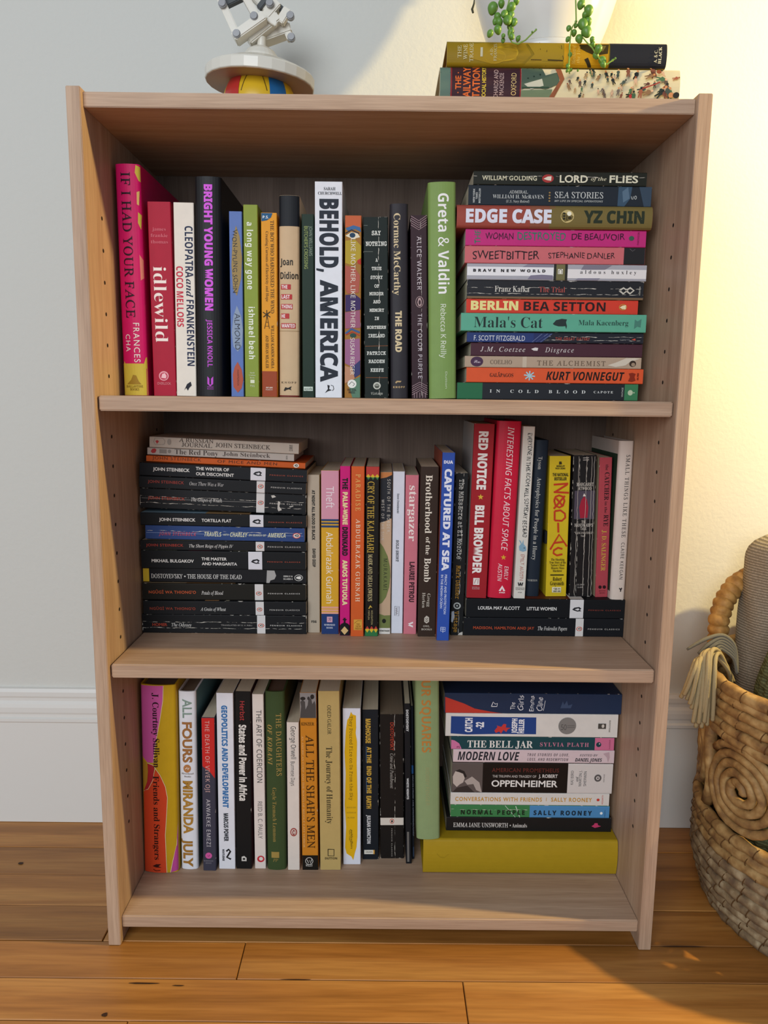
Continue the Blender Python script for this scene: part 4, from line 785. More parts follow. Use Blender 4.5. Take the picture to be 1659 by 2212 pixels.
row3 = [
 ('F', (168,135, 337,135, 265,1560, 103,1560), 'paper', '9c2028', .12, .5, 'brick red paperback with condensed white capitals and one yellow star', [
   lboard('bdb7b0'), d('RED NOTICE',195,662,236,74,'B','e8e2dc'), star(220,722,25,'d6b23a'), d('BILL BROWDER',790,1355,202,72,'B','e8e2dc',AU), bx(160,1392,208,1450,'e4dcd6'), ln([(168,1440),(180,1405),(200,1400),(195,1440)],4,'8a2a2c','emblem'), r('SIMON &',150,210,1470,9,'g','d0b0b0',IM), r('SCHUSTER',150,210,1483,9,'g','d0b0b0',IM)], {'y':ST3[-1].Y+.002}),
 ('F', (357,112, 560,115, 472,1578, 278,1570), 'hard', 'c8203c', 0, .38, 'glossy scarlet hardcover with thin white hand-drawn capitals', [
   d('INTERESTING FACTS ABOUT SPACE',158,1172,440,50,'k','f0dcdc'), star(406,1228,24,'d8a436'), d('EMILY',1302,1420,428,34,'k','f0dcdc',AU), d('AUSTIN',1280,1430,376,34,'k','f0dcdc',AU), pl([(365,1512),(395,1465),(420,1512),(402,1515),(395,1490),(382,1514)],'f0dcdc','emblem'), r('ATRIA',368,418,1526,10,'B','f0dcdc',IM)], {'y':ST3[-1].Y+.0015}),
 ('F', (570,157, 665,157, 580,1560, 487,1560), 'paper', 'd3cfc4', .08, .5, 'white paperback with black hand-lettered title and pale blue rabbit head', [
   d('EVERYONE IN THIS ROOM WILL SOMEDAY BE DEAD',210,1050,600,34,'w','26282a'), pl([(535,1160),(532,1125),(548,1105),(530,1072),(545,1080),(556,1105),(568,1068),(570,1105),(590,1130),(592,1160),(565,1170)],'7fa4b8','rabbit_drawing'), ci(575,1138,4,5,'26282a'), d('EMILY AUSTIN',1192,1408,556,30,'w','b0786c',AU), r('W',520,566,1442,32,'B','26282a',IM), r('WASHINGTON',502,576,1472,9,'g','3c3e40',IM), r('SQUARE PRESS',504,576,1484,9,'g','3c3e40',IM), r('ATRIA',522,556,1510,9,'g','3c3e40',IM)], {'y':ST3[-1].Y+.002}),
 ('F', (665,265, 778,270, 700,1530, 580,1525), 'hard', '1d2733', 0, .5, 'slim midnight blue hardcover with small pale serif lettering', [
   d('Tyson',398,498,705,32,'s','b4b4ac',AU), d('Astrophysics for People in a Hurry',562,1228,678,34,'s','bcbcb4'), r('NORTON',600,684,1396,16,'S','a4a49c',IM)], {'y':ST3[-1].Y+.012}),
 ('F', (785,400, 955,395, 918,1517, 748,1512), 'paper', 'cdb223', .15, .42, 'canary yellow paperback with jagged red vertical title', [
   tab(1040,100,'1a1a1c'), r('BERKLEY',838,906,476,14,'B','3a3214',IM), r('TRUE CRIME',826,908,494,12,'B','3a3214',IM), pl([(858,440),(878,440),(882,462),(858,464)],'3a3214','emblem'), r('THE NATIONAL',806,934,542,24,'B','3a3214'), r('BESTSELLER',820,920,574,24,'B','3a3214')] +
   [ln(p,15,'bc3a1e','title_stroke') for p in ([(815,620),(932,612)],[(925,618),(822,680)],[(815,678),(938,684)],[(818,745),(830,715),(858,704),(890,715),(902,748),(890,785),(860,800),(830,785),(818,745)],[(815,810),(905,708)],[(835,728),(890,790)],[(822,828),(822,902)],[(822,828),(870,822),(905,848),(908,880),(880,905),(822,902)],[(850,920),(852,998)],[(785,1135),(858,1015),(922,1110)],[(815,1082),(900,1072)],[(885,1130),(850,1120),(815,1140),(812,1165),(840,1182),(885,1172)])] + [
   r('The Shocking',792,902,1215,18,'S','3a3214','subtitle_lettering'), r('True Story of the',778,914,1238,18,'S','3a3214','subtitle_lettering'), r("Nation's Most",790,902,1260,18,'S','3a3214','subtitle_lettering'), r('Bizarre Mass',792,900,1283,18,'S','3a3214','subtitle_lettering'), r('Murderer',806,882,1306,18,'S','3a3214','subtitle_lettering'), ln([(786,1340),(896,1340)],9,'2c260e'), r('Robert',806,880,1372,32,'S','2c260e',AU), r('Graysmith',784,898,1408,32,'S','2c260e',AU), bx(800,1438,874,1482,'ddd6b8','barcode_patch'), r('425-11',810,866,1453,14,'B','3a3214',IM), r('10881-995',806,870,1472,12,'B','3a3214',IM)], {'y':ST3[-1].Y+.0135}),
 ('F', (975,390, 1170,390, 1120,1520, 945,1517), 'paper', '1c1a1a', .95, .42, 'worn black paperback with creased spine and small red-robed figure picture', [
   r('MARGARET',1000,1140,618,26,'s','d0c8bc',AU), r('ATWOOD',1012,1125,650,24,'s','d0c8bc',AU), bx(985,668,1148,892,'4c4450','picture_panel'), pl([(1030,885),(1022,800),(1040,740),(1062,712),(1085,735),(1098,800),(1090,882)],'9c2236','robed_figure'), pl([(1052,712),(1062,688),(1078,712)],'d8d0c4','robed_figure'), r('THE',1040,1078,914,22,'s','d0c8bc'), r("HANDMAID'S",984,1132,940,24,'s','d0c8bc'), r('TALE',1032,1082,968,22,'s','d0c8bc'), r('"FASCINATING!"',982,1134,1002,16,'s','c0b8ac','quote_lettering'), r('Time',1034,1072,1026,14,'s','c0b8ac','quote_lettering'), ln([(1052,412),(1102,410)],6,'b0aaa2','emblem'), ln([(1052,428),(1102,426)],6,'b0aaa2','emblem'), r('U.S. $4.95',1005,1062,1420,12,'g','b0aaa2',IM), r('0-449',1010,1050,1442,12,'g','b0aaa2',IM)] + [ln([(x0+random.uniform(-3,3),y) for y in range(400,1510,37)] and [(x0 + (1010-1045)*0 - 38*(y-390)/1130 + random.uniform(-2.5,2.5), y) for y in range(400,1515,30)],3,'b9b0a4','crease') for x0 in (1020,1085,1128,1150)], {'y':ST3[-1].Y+.013}),
 ('F', (1183,410, 1310,408, 1255,1527, 1162,1525), 'paper', 'a8424a', .2, .5, 'faded red paperback with black and mustard serif lettering', [
   lboard('b8a888'), d('the',465,510,1256,26,'s','2a1418'), d('CATCHER',525,745,1254,40,'S','2a1418'), d('in the',755,848,1246,24,'s','2a1418'), d('RYE',860,952,1246,40,'S','2a1418'), d('J. D. SALINGER',982,1312,1226,38,'S','c2a040',AU), ci(1197,1444,13,14,'2a1418'), ci(1230,1444,13,14,'2a1418'), r('BANTAM',1190,1238,1475,8,'g','2a1418',IM), r('BOOKS',1194,1236,1492,8,'g','2a1418',IM)], {'y':ST3[-1].Y+.012}),
 ('F', (1360,275, 1483,275, 1415,1565, 1280,1560), 'hard', 'cfc0b4', 0, .5, 'pale blush hardcover with widely spaced dark serif capitals by the side wall', [
   lboard('2f4232',380,1500), d('SMALL THINGS LIKE THESE',385,1048,1412,34,'s','322c2a',sp=1.2), d('CLAIRE KEEGAN',1090,1392,1382,30,'n','322c2a',AU,1.15), pl([(1356,1470),(1362,1462),(1372,1470),(1382,1460),(1388,1470),(1378,1480),(1376,1496),(1366,1496),(1368,1480)],'2a2628','emblem')], {'y':ST3[-1].Y+.001}),
]
R3 = stand_row(row3, ZQ, None, 'upright books on the two lying classics')

# ---- lower compartment, standing
G5 = 'upright books of the lower compartment'
row4 = [
 ('G', (145,172, 468,165, 490,1835, 188,1865), 'hard', 'bf9a1e', 0, .42, 'thick hardcover with pink, mustard and orange flowing colour fields', [
   pl([(150,176),(362,172),(358,300),(330,480),(300,640),(285,720),(270,850),(215,850),(165,800)],'c2569a'), pl([(166,830),(200,850),(222,920),(215,1010),(180,1095)],'b0862c'), pl([(215,855),(270,870),(282,900),(268,1000),(225,1085),(182,1110),(215,1020),(222,930)],'a82a30'), pl([(180,1112),(225,1088),(268,1005),(290,910),(335,960),(380,1060),(398,1160),(392,1300),(380,1500),(388,1700),(395,1855),(190,1862)],'cb4524'), pl([(490,1400),(488,1835),(425,1850),(440,1760),(475,1600)],'b84a90'),
   ln([(362,172),(358,300),(330,480),(300,640),(285,720),(272,850)],5,'e0d0a0','outline_mark'), ln([(215,855),(270,870),(335,960),(380,1060),(398,1160),(392,1300),(380,1500),(388,1700),(395,1855)],5,'e0d0a0','outline_mark'), ln([(182,1112),(225,1088),(268,1005),(286,900)],4,'e0d0a0','outline_mark'), ln([(425,1850),(440,1760),(475,1600),(490,1400)],5,'e0d0a0','outline_mark'),
   d('J. Courtney Sullivan',235,890,296,54,'S','2a141c',AU), d('Friends and Strangers',965,1730,304,52,'S','2a1410'), pl([(268,1790),(300,1770),(345,1768),(320,1788),(348,1800),(300,1800)],'3a1410','emblem'), ln([(275,1820),(300,1832),(338,1826)],6,'3a1410','emblem')], {'pages':'6a5a4c'}),
 ('G', (510,225, 672,225, 695,1815, 545,1820), 'hard', 'd9dbe0', 0, .45, 'white hardcover with chunky brown and teal hand-cut capitals', [
   board(230,1818,'5d8286'), d('ALL',290,455,598,80,'G','7f9488'), d('FOURS',490,848,600,82,'H','9a6a3c'), ci(598,900,34,36,'b07848'), ln([(582,905),(598,890),(606,908),(616,892)],6,'e8e0d4','emblem'), r('Riverhead',548,655,945,14,'S','8a8078',IM), r('Books',572,632,970,14,'S','8a8078',IM), d('MIRANDA',1010,1490,608,84,'H','a87c34',AU), d('JULY',1540,1795,608,84,'H','9c7030',AU)], {'pages':'7a6a5a'}),
 ('G', (722,458, 845,455, 855,1830, 745,1828), 'paper', '3b3a48', .25, .5, 'short slate paperback with red diagonal upper half', [
   pl([(724,462),(846,460),(850,990),(800,930),(735,885)],'c02a26'), d('THE DEATH OF VIVEK OJI',485,1115,780,38,'n','d0a8a0',sp=1.1), d('AKWAEKE EMEZI',1178,1608,790,36,'n','c4c0c4',AU,1.1), ci(792,1690,29,28,'c85898'), ln([(782,1688),(792,1698),(804,1682)],4,'7a2a50','emblem'), r('RIVERHEAD',750,832,1738,12,'n','8a8690',IM), r('BOOKS',768,816,1758,12,'n','8a8690',IM)]),
 ('G', (855,238, 1012,238, 1028,1815, 888,1810), 'paper', 'd9dae0', .12, .5, 'white paperback with blue condensed capitals and black wave logo', [
   d('GEOPOLITICS AND DEVELOPMENT',345,1252,938,50,'B','3a70a8'), d('MARCUS POWER',1302,1558,948,40,'B','2a2c30',AU), ln([(950,1650),(970,1632),(985,1650),(955,1705),(990,1722)],16,'1c1c1e','emblem'), d('ROUTLEDGE',1632,1738,925,18,'B','2a2c30',IM)]),
 ('G', (1022,225, 1170,222, 1172,1812, 1045,1812), 'paper', '151414', .1, .5, 'black paperback with red then white condensed lettering and maroon cover', [
   board(226,1812,'4a1c28'), d('Herbst',308,475,1092,40,'n','c04040',AU), d('States and Power in Africa',512,1188,1098,64,'B','d8d4cc'), pl([(1088,1740),(1088,1700),(1110,1692),(1130,1710),(1130,1740)],'c8c4bc','emblem'), bx(1098,1712,1118,1728,'151414')]),
 ('G', (1182,248, 1283,248, 1303,1810, 1203,1808), 'paper', 'd8cdc4', .06, .5, 'slim off-white paperback with grey capitals and red ring emblem', [
   d('THE ART OF COERCION',385,1025,1245,46,'n','45403e'), d('REID B. C. PAULY',1195,1532,1252,38,'n','6a6260',AU), ci(1257,1720,33,30,'c02c38'), ci(1259,1718,18,17,'d8cdc4')]),
 ('G', (1295,228, 1470,225, 1485,1825, 1312,1820), 'hard', '3a4a2a', 0, .55, 'forest green hardcover with gold serif lettering', [
   d('THE DAUGHTERS',415,965,1420,44,'s','a88a4a',sp=1.1), d('OF KOBANI',515,868,1340,40,'I','a88a4a',sp=1.1), d('Gayle Tzemach Lemmon',1070,1562,1382,36,'s','9c8244',AU), bx(1352,1655,1422,1710,'9c8244','imprint_patch'), r('PP',1365,1412,1732,26,'i','9c8244',IM)], {'pages':'6a584a'}),
 ('G', (1490,500, 1597,500, 1608,1822, 1500,1820), 'paper', 'd6cbc0', .12, .5, 'short cream paperback with plain grey lettering and dull red oval', [
   d('George Orwell',535,820,1550,44,'n','3c3838',AU), d('Burmese Days',842,1058,1545,34,'n','5c5654'), ci(1553,1475,31,38,'9c4038'), ci(1553,1475,22,28,'cfc0b4'), pl([(1545,1500),(1540,1475),(1550,1452),(1565,1462),(1568,1485),(1558,1502)],'8a3c38','bird_emblem'), ci(1556,1478,7,13,'d8ccc0')]),
 ('H', (208,250, 360,243, 385,1915, 230,1920), 'paper', 'c27c22', .2, .5, 'orange paperback with grey photograph at its head and black foot', [
   band(246,478,'8a8684'), pl([(212,478),(222,370),(215,330),(235,310),(258,330),(262,400),(282,360),(290,300),(315,300),(325,350),(345,320),(356,360),(358,478)],'4a4644','photo_figures'), ci(238,300,24,16,'2c2826','photo_figures'), ci(290,298,12,16,'3a3634','photo_figures'), ci(324,284,18,22,'2c2826','photo_figures'), band(1775,1918,'17140f'), r('KINZER',222,342,532,28,'s','2c1c0c',AU), d('ALL THE SHAH\'S MEN',635,1705,308,72,'s','3a220a'), d('AN AMERICAN COUP AND THE ROOTS OF MIDDLE EAST TERROR',640,1700,242,18,'s','e0b070','subtitle_lettering'), ci(297,1830,38,36,'d0ccc4'), ci(297,1830,33,31,'17140f'), ln([(275,1815),(290,1850),(298,1820),(308,1850),(322,1812)],6,'d0ccc4','emblem'), r('WILEY',262,330,1872,20,'s','d0ccc4',IM)]),
 ('H', (380,232, 582,232, 595,1920, 402,1915), 'paper', 'b59c62', .2, .5, 'thick sand-coloured paperback with dark serif lettering and square outline logo', [
   d('ODED GALOR',362,628,485,34,'s','38301e',AU), d('The Journey of Humanity',742,1472,488,58,'s','38301e'), ln([(474,1716),(530,1718),(530,1782),(474,1780),(474,1716)],7,'2c2618','emblem'), r('DUTTON',446,560,1805,20,'N','2c2618',IM)]),
 ('H', (610,397, 783,392, 780,1865, 620,1865), 'paper', 'd4d6de', .05, .5, 'white paperback with a long yellow brush stroke down its spine', [
   pl([(690,425),(705,450),(738,460),(740,570),(735,620),(748,700),(745,900),(752,1200),(750,1600),(742,1700),(725,1760),(712,1825),(695,1790),(650,1760),(636,1700),(645,1500),(632,1300),(640,1000),(630,800),(640,600),(655,500),(672,480)],'d8a912','brush_stroke'), d('They Poured Fire on Us From the Sky',465,1250,692,28,'m','4a3a14'), r('BENSON DENG',650,738,1318,12,'m','8a7420',AU), r('ALEPHONSION',650,738,1366,12,'m','8a7420',AU), r('AJAK',656,726,1414,12,'m','8a7420',AU), d('publicaffairs',1525,1715,698,20,'I','4a3a14',IM), d('NEW YORK',1535,1635,678,10,'g','4a3a14',IM)]),
 ('H', (792,408, 952,408, 947,1820, 805,1818), 'paper', '171c22', .45, .5, 'black paperback with mustard condensed capitals and thin blue lines', [
   d('MADHOUSE',490,715,852,46,'B','c19a3c'), d('AT THE',748,900,862,40,'B','c19a3c'), d('END OF THE',928,1185,862,42,'B','c19a3c'), d('EARTH',1208,1328,860,44,'B','c19a3c'), ln([(832,745),(835,895)],4,'4a6a90'), ln([(836,1030),(838,1178)],4,'4a6a90'), d('JULIAN SANCTON',1390,1665,860,34,'B','c4c4c4',AU), bx(818,1726,912,1766,'d8d4c8','imprint_patch'), bx(900,1726,912,1766,'c8923a'), r('CROWN',830,892,1746,14,'N','5a564e',IM)]),
 ('H', (962,452, 1187,452, 1190,1810, 968,1810), 'paper', '191614', .75, .45, 'thick black paperback with white band near its foot and dim red author name', [
   band(1418,1488,'cfc6ba','white_band'), d('DOSTOYEVSKY',525,785,1078,32,'G','a03a2a',AU), d('Crime and Punishment',812,1138,1076,32,'i','a8a29a'), ci(1077,1450,20,24,'b04a34'), ci(1077,1450,14,17,'e8dfd2'), pl([(1071,1464),(1069,1448),(1076,1436),(1085,1444),(1085,1460)],'2a1a18','bird_emblem'), d('PENGUIN CLASSICS',1520,1790,1076,12,'G','8a847c',IM,1.4)], {'pages':'8a7a66'}),
 ('H', (1192,350, 1250,350, 1262,1860, 1210,1858), 'paper', '17181c', .25, .5, 'very thin black booklet with tiny white capitals', [
   d('DOSTOEVSKY',405,605,1222,22,'B','c4c4c4',AU), d('WHITE NIGHTS',1040,1240,1226,20,'B','c4c4c4'), bx(1222,1550,1238,1840,'6a6662')]),
 ('H', (1253,372, 1276,372, 1288,1815, 1266,1815), 'paper', '1c222c', .2, .5, 'sliver-thin navy booklet with a small bright blue mark beside the sage hardcover', [
   bx(1256,920,1300,998,'2a5a94'), d('NOTES FROM THE UNDERGROUND',1015,1590,1280,14,'B','7a808c'), bx(1276,1695,1296,1790,'3c4c66')]),
]
R4 = stand_row(row4, ZB, None, G5)

# ---- lower compartment: mustard album, lying stack, leaning hardcover
YA = 0.097 * S
alb = [('I', (105,1155, 1405,1165, 1405,1397, 105,1380), 'hard', 'a3861a', 0, .5, 'fat mustard yellow hardcover album lying flat under the lower stack', [
   ln([(195,1240),(215,1262),(245,1268),(275,1245)],3,'93781a','scuff')], {'pages':'a88c2a','d':.128})]
AB = lay_stack(alb, ZB, YA, 'stacked books of the lower compartment')
ZA = AB[0].top
st4 = [
 ('I', (258,987, 1355,995, 1352,1085, 258,1080), 'paper', '1b1a1a', .1, .45, 'black paperback with small white title and pink animal mark, lowest of the lower stack', [
   r('EMMA JANE UNSWORTH',305,668,1040,28,'s','d8d4ce',AU), ci(683,1042,4,4,'d8d4ce'), r('Animals',694,794,1042,26,'s','d8d4ce'), pl([(1222,1045),(1238,1035),(1242,1025),(1262,1025),(1265,1038),(1286,1045),(1262,1052),(1245,1056)],'b83a64','emblem')]),
 ('I', (287,893, 1342,900, 1342,980, 287,973), 'paper', '3c7a48', .6, .45, 'half green, half blue paperback with black spaced capitals', [
   bx(812,897,1342,980,'4a84b4'), r('NORMAL PEOPLE',355,780,941,30,'B','1c2c1c',sp=1.3), r('SALLY ROONEY',838,1226,944,30,'B','1a2c3a',AU,1.3), ci(1288,946,9,9,'dfe4e4'), ln([(648,896),(718,976)],5,'c4d0c4','crease'), ln([(718,900),(748,976)],5,'c4d0c4','crease'), u('HOGARTH',925,972,1312,8,'g','2a4a68',IM)]),
 ('I', (287,808, 1342,812, 1340,893, 287,888), 'paper', 'd0cbc4', .1, .5, 'white paperback with golden spaced capitals and red dot', [
   r('CONVERSATIONS WITH FRIENDS',318,894,850,26,'G','c08e32',sp=1.2), ln([(923,838),(923,862)],3,'c08e32'), r('SALLY ROONEY',955,1226,851,26,'G','c08e32',AU,1.2), ci(1267,851,10,9,'c03a30'), u('HOGARTH',820,880,1296,10,'g','c03a30',IM)]),
 ('I', (297,597, 1367,605, 1360,805, 297,797), 'paper', '1a1513', .1, .45, 'thickest paperback of the lower stack, with grey portrait photo and white tail', [
   bx(297,597,500,800,'5c524e','portrait_photo'), pl([(305,735),(302,690),(318,655),(345,645),(375,660),(382,700),(372,730),(350,742),(330,760)],'b9aca2','portrait_photo'), pl([(318,655),(345,642),(378,655),(395,690),(382,700),(370,672),(345,662)],'2c2624','portrait_photo'), pl([(380,720),(430,690),(480,730),(498,798),(460,780),(440,740),(400,745)],'a89c94','portrait_photo'), pl([(300,798),(330,765),(400,750),(450,798)],'37302d','portrait_photo'), bx(1065,602,1367,805,'cbc4bf'),
   r('AMERICAN PROMETHEUS',560,1005,647,26,'G','5c2a24',sp=1.1), r('THE TRIUMPH AND TRAGEDY OF',565,856,688,16,'G','a8a29c','subtitle_lettering'), r('J. ROBERT',872,998,686,22,'G','cfcac4'), r('OPPENHEIMER',560,1000,736,42,'G','dcd8d2'), u('KAI BIRD',650,742,1094,18,'n','4a4644',AU), u('and',690,722,1126,16,'I','4a4644',AU), u('MARTIN J.',648,752,1148,18,'n','4a4644',AU), u('SHERWIN',654,752,1180,18,'n','4a4644',AU), ci(1265,698,24,24,'5a5654'), ci(1265,698,12,12,'cbc4bf'), ci(1265,698,6,6,'5a5654'), u('VINTAGE',672,726,1306,8,'g','6a6664',IM)]),
 ('I', (305,507, 1377,517, 1373,603, 305,592), 'paper', 'cdb9bc', .12, .5, 'pale pink paperback with black brush capitals', [
   r('MODERN LOVE',335,745,551,56,'K','24262c'), r('TRUE STORIES OF LOVE,',798,1074,543,18,'K','6a5c60','subtitle_lettering',1.2), r('LOSS, AND REDEMPTION',798,1070,574,18,'K','6a5c60','subtitle_lettering',1.2), r('EDITED BY',1146,1266,546,14,'k','4a4246',AU), r('DANIEL JONES',1116,1294,577,22,'K','2c282c',AU), pl([(1300,535),(1340,525),(1345,560),(1335,595),(1325,560)],'b49aa0','emblem')]),
 ('I', (290,418, 1375,430, 1375,512, 290,505), 'paper', '1c4248', .15, .5, 'dark teal paperback with ornate white capitals and pink ends', [
   pl([(292,440),(315,445),(345,465),(362,502),(292,503)],'c8729a'), bx(1246,430,1376,512,'c46a8a'), ci(1272,472,17,16,'1c3c44'), ci(1277,467,4,4,'d8c8cc'), r('THE BELL JAR',400,834,470,46,'S','dcdad4'), r('SYLVIA PLATH',882,1206,472,26,'S','c07890',AU,1.2), r('PS',330,350,490,12,'N','7a2c4a',IM), u('HARPER',440,500,1345,9,'g','8a3c58',IM)]),
 ('I', (255,252, 1400,270, 1398,425, 255,405), 'paper', 'd3cfc8', .06, .5, 'white paperback with blue panel, red dancing figure and grey seal', [
   pl([(290,272),(500,278),(855,284),(858,396),(600,392),(400,394),(290,386)],'23407e'), u('CATCH',284,378,408,48,'B','dfe0e4'), u('-22',312,356,482,52,'B','dfe0e4'), pl([(580,370),(600,345),(595,335),(625,345),(640,325),(658,328),(655,350),(688,352),(668,362),(660,380),(640,365),(625,390),(612,375),(590,385)],'c03a36','dancing_figure'), u('JOSEPH',290,388,712,36,'B','dfe0e4',AU), u('HELLER',294,388,758,36,'B','dfe0e4',AU), ci(1063,341,59,56,'7d7a76'), r('50',1022,1058,350,36,'n','4a4846',IM), ln([(1062,340),(1112,338)],3,'55524e'), ln([(1062,352),(1112,350)],3,'55524e'), bx(1268,328,1320,362,'4a4640','emblem'), ci(1300,344,9,12,'c8c2b8'), u('SIMON & SCHUSTER',305,385,1345,10,'g','4a4640',IM)]),
 ('I', (248,105, 1430,118, 1425,265, 248,245), 'paper', '22304a', .2, .45, 'navy paperback with red wedge and white handwriting, topmost of the lower stack', [
   pl([(252,132),(300,150),(380,180),(450,215),(560,238),(640,252),(255,246)],'b83a2e'), u('The',172,222,702,30,'w','d4d6da'), u('Girls',122,230,755,36,'w','d4d6da'), u('Emma',124,236,828,30,'w','d4d6da',AU), u('Cline',136,234,882,38,'w','d4d6da',AU), ln([(908,232),(918,160)],3,'d4d6da'), ln([(560,200),(572,168),(586,184),(600,178),(598,200),(560,200)],5,'d4d6da','heart_mark'), pl([(1020,215),(1035,165),(1045,190),(1062,160),(1072,195),(1100,185),(1090,215)],'3a4a66','emblem')], {'kw':.93}),
]
ST4 = lay_stack(st4, ZA, YA + 0.021, 'stacked books of the lower compartment')
row5 = [('H', (1290,-60, 1525,-60, 1528,1632, 1312,1640), 'hard', '84976a', 0, .5, 'sage green hardcover with orange capitals standing on the mustard album', [
   d('FOUR SQUARES',-30,808,1400,86,'N','b27a3a') if False else d('UR SQUARES',150,810,1400,86,'N','b27a3a'), d('BOBBY FINGER',950,1310,1412,34,'n','96986a',AU)], {'y':YA+.0012,'top':Z2-TS-.002})]
R5 = stand_row(row5, ZA, None, G5)
# the black bookmark strip sticking out beside the yellow paperback

# ------------------------------------------------------------------ on top of the bookcase: two large lying hardcovers
YV = 0.0245
CROWD = []
_r = random.Random(3)
for k in range(62):
    x = _r.uniform(835, 1450); y = _r.uniform(392, 545); sc = _r.uniform(.7, 1.25) * (1.25 if x > 1150 else .85); a = _r.uniform(-.5, .5) + (1.2 if x > 1150 and _r.random() < .5 else 0)
    c = _r.choice(['22282a', '2c3430', '3a4440', '26302c', '5a3a34', '7a4a3a', '9a5a44', '4a6a4a', 'a88a64', 'b8343a', '8a6a4c', '5a4a44', '44504a', 'c8a488', '2a302c', '6a6058'])
    ca, sa = math.cos(a) * sc, math.sin(a) * sc
    T = lambda px, py: (x + px * ca - py * sa, y + px * sa + py * ca)
    CROWD.append(pl([T(-6, -10), T(5, -12), T(9, -2), T(6, 8), T(9, 24), T(4, 24), T(0, 10), T(-4, 25), T(-9, 24), T(-6, 6), T(-11, 0)], c, 'printed_figure'))
    q = T(0, -17); CROWD.append(ci(q[0], q[1], 5 * sc, 5 * sc, _r.choice(['c88a5c', 'd8b08c', '2c2e2c', '8a4a30']), 'printed_figure'))
V = [
 ('K', (130,362, 1475,380, 1475,588, 130,574), 'hard', 'cfc3a0', 0, .5, 'jacketed hardcover with crowded station scene lying on the bookcase top', [
   pl([(130,364),(190,366),(190,572),(130,572)],'5f7466'), ln([(135,400),(190,520)],9,'3c4c44'), ln([(190,400),(140,540)],9,'3c4c44'), ln([(150,366),(150,570)],5,'a8b4a4'), ln([(172,366),(172,570)],5,'a8b4a4'),
   bx(190,362,585,590,'8a2426'), bx(198,362,578,590,'3c2228'), ln([(403,366),(403,588)],2,'8a4a50'), ln([(510,366),(510,588)],2,'8a4a50'),
   u('· THE ·',400,520,232,32,'G','e06a2c'), u('RAILWAY',366,566,280,40,'G','e06a2c'), u('STATION',366,566,332,40,'G','e06a2c'), u('A SOCIAL HISTORY',368,572,376,22,'G','dcbc3c','subtitle_lettering'), u('RICHARDS AND',385,570,444,24,'g','c4a49c',AU), u('MACKENZIE',405,530,475,24,'g','c4a49c',AU), u('OXFORD',405,532,543,28,'g','d8b878',IM),
   pl([(586,372),(700,374),(720,420),(790,400),(800,470),(720,500),(640,480),(586,500)],'4c5c4c'), pl([(600,470),(700,440),(710,480),(640,500)],'b9b8a8'), pl([(586,505),(760,500),(740,580),(586,578)],'6a7a5e'), pl([(775,380),(805,378),(825,440),(770,548),(745,540),(800,450)],'8a5236'), ln([(590,490),(740,490)],8,'2c4434'), ln([(620,375),(622,440)],10,'26342a'), ln([(655,375),(655,430)],8,'26342a'), ln([(688,376),(690,420)],8,'26342a')] +
   CROWD + [
   ln([(1255,505),(1325,482),(1352,470)],7,'9a3a34'), ci(1418,540,14,14,'c88a5c'), ci(1447,541,18,16,'2c2e2c'), ci(1345,410,14,12,'8a4a30')], {'d':.165,'pages':'b8a888'}),
 ('K', (170,210, 1405,240, 1400,375, 170,360), 'hard', '8f7416', 0, .42, 'gold and black jacketed hardcover beneath the plant pot', [
   pl([(250,240),(420,225),(560,230),(560,330),(420,350),(300,320)],'a6841a'), ci(500,290,70,45,'c09a1c','printed_shape'), ci(440,310,60,40,'b08c1a','printed_shape'), pl([(620,235),(830,232),(830,365),(600,362),(660,300)],'947a1c'), bx(1082,232,1405,378,'23242a'), bx(825,240,1075,372,'b8890f'), pl([(910,245),(1075,245),(1070,300),(1000,310),(950,290),(915,270)],'3c3012'), pl([(940,330),(960,320),(985,368),(965,368)],'2c2412'), pl([(1020,250),(1060,255),(1040,290)],'6a5a2a'),
   u('THE',245,318,240,20,'s','d8cc9c'), u('WINE',238,328,273,20,'s','d8cc9c'), u('TRADE',230,340,307,20,'s','d8cc9c'), bx(357,258,370,312,'c8c0a0'), u('A.D.',260,310,418,14,'s','d4c894',AU), u('FRANCIS',238,336,440,16,'s','d4c894',AU), ln([(690,222),(692,275)],3,'4a3c14'), ln([(728,278),(728,362)],3,'4a3c14'), ln([(735,332),(820,336)],6,'3a2e10'), ln([(640,330),(700,332)],4,'4a3c14'), ln([(808,250),(822,330)],3,'4a3c14'),
   u('Merchants of',250,355,880,20,'I','d2b04c','subtitle_lettering'), u('the Vine',255,350,905,18,'I','d2b04c','subtitle_lettering'), u('A. & C.',282,350,1338,16,'S','e0d8b4',IM), u('BLACK',265,355,1362,16,'S','e0d8b4',IM)], {'d':.15,'pages':'9a3038'}),
]
VB = lay_stack(V, ZT, YV, 'large hardcovers on the bookcase top', ymax=0.2)
ZV = VB[-1].top

# ------------------------------------------------------------------ potted string of pearls
PX, PY = 0.166, 0.112
plant = tag(empty('potted_plant', (PX, PY, ZV + 0.0002)), 'white ceramic pot of trailing string-of-pearls on two hardcover books', 'plant')
pot_m = mat('pot_glaze', 'd9d6d0', 0.22, 0.5, 0.05, 40, 0.03)
pp = [(0.0, 0.006), (0.046, 0.006), (0.050, 0.010), (0.0535, 0.02), (0.0615, 0.0385), (0.066, 0.05), (0.0735, 0.074), (0.081, 0.105), (0.087, 0.14), (0.0905, 0.165), (0.0925, 0.170), (0.0905, 0.173), (0.086, 0.170), (0.083, 0.150), (0.0, 0.148)]
obj('pot', lathe_mesh('pot', pp, 64), pot_m, plant, smooth=True)
obj('saucer', lathe_mesh('saucer', [(0, 0), (0.052, 0), (0.060, 0.004), (0.0635, 0.013), (0.062, 0.0145), (0.058, 0.007), (0.050, 0.0055), (0, 0.0055)], 56), pot_m, plant, smooth=True)
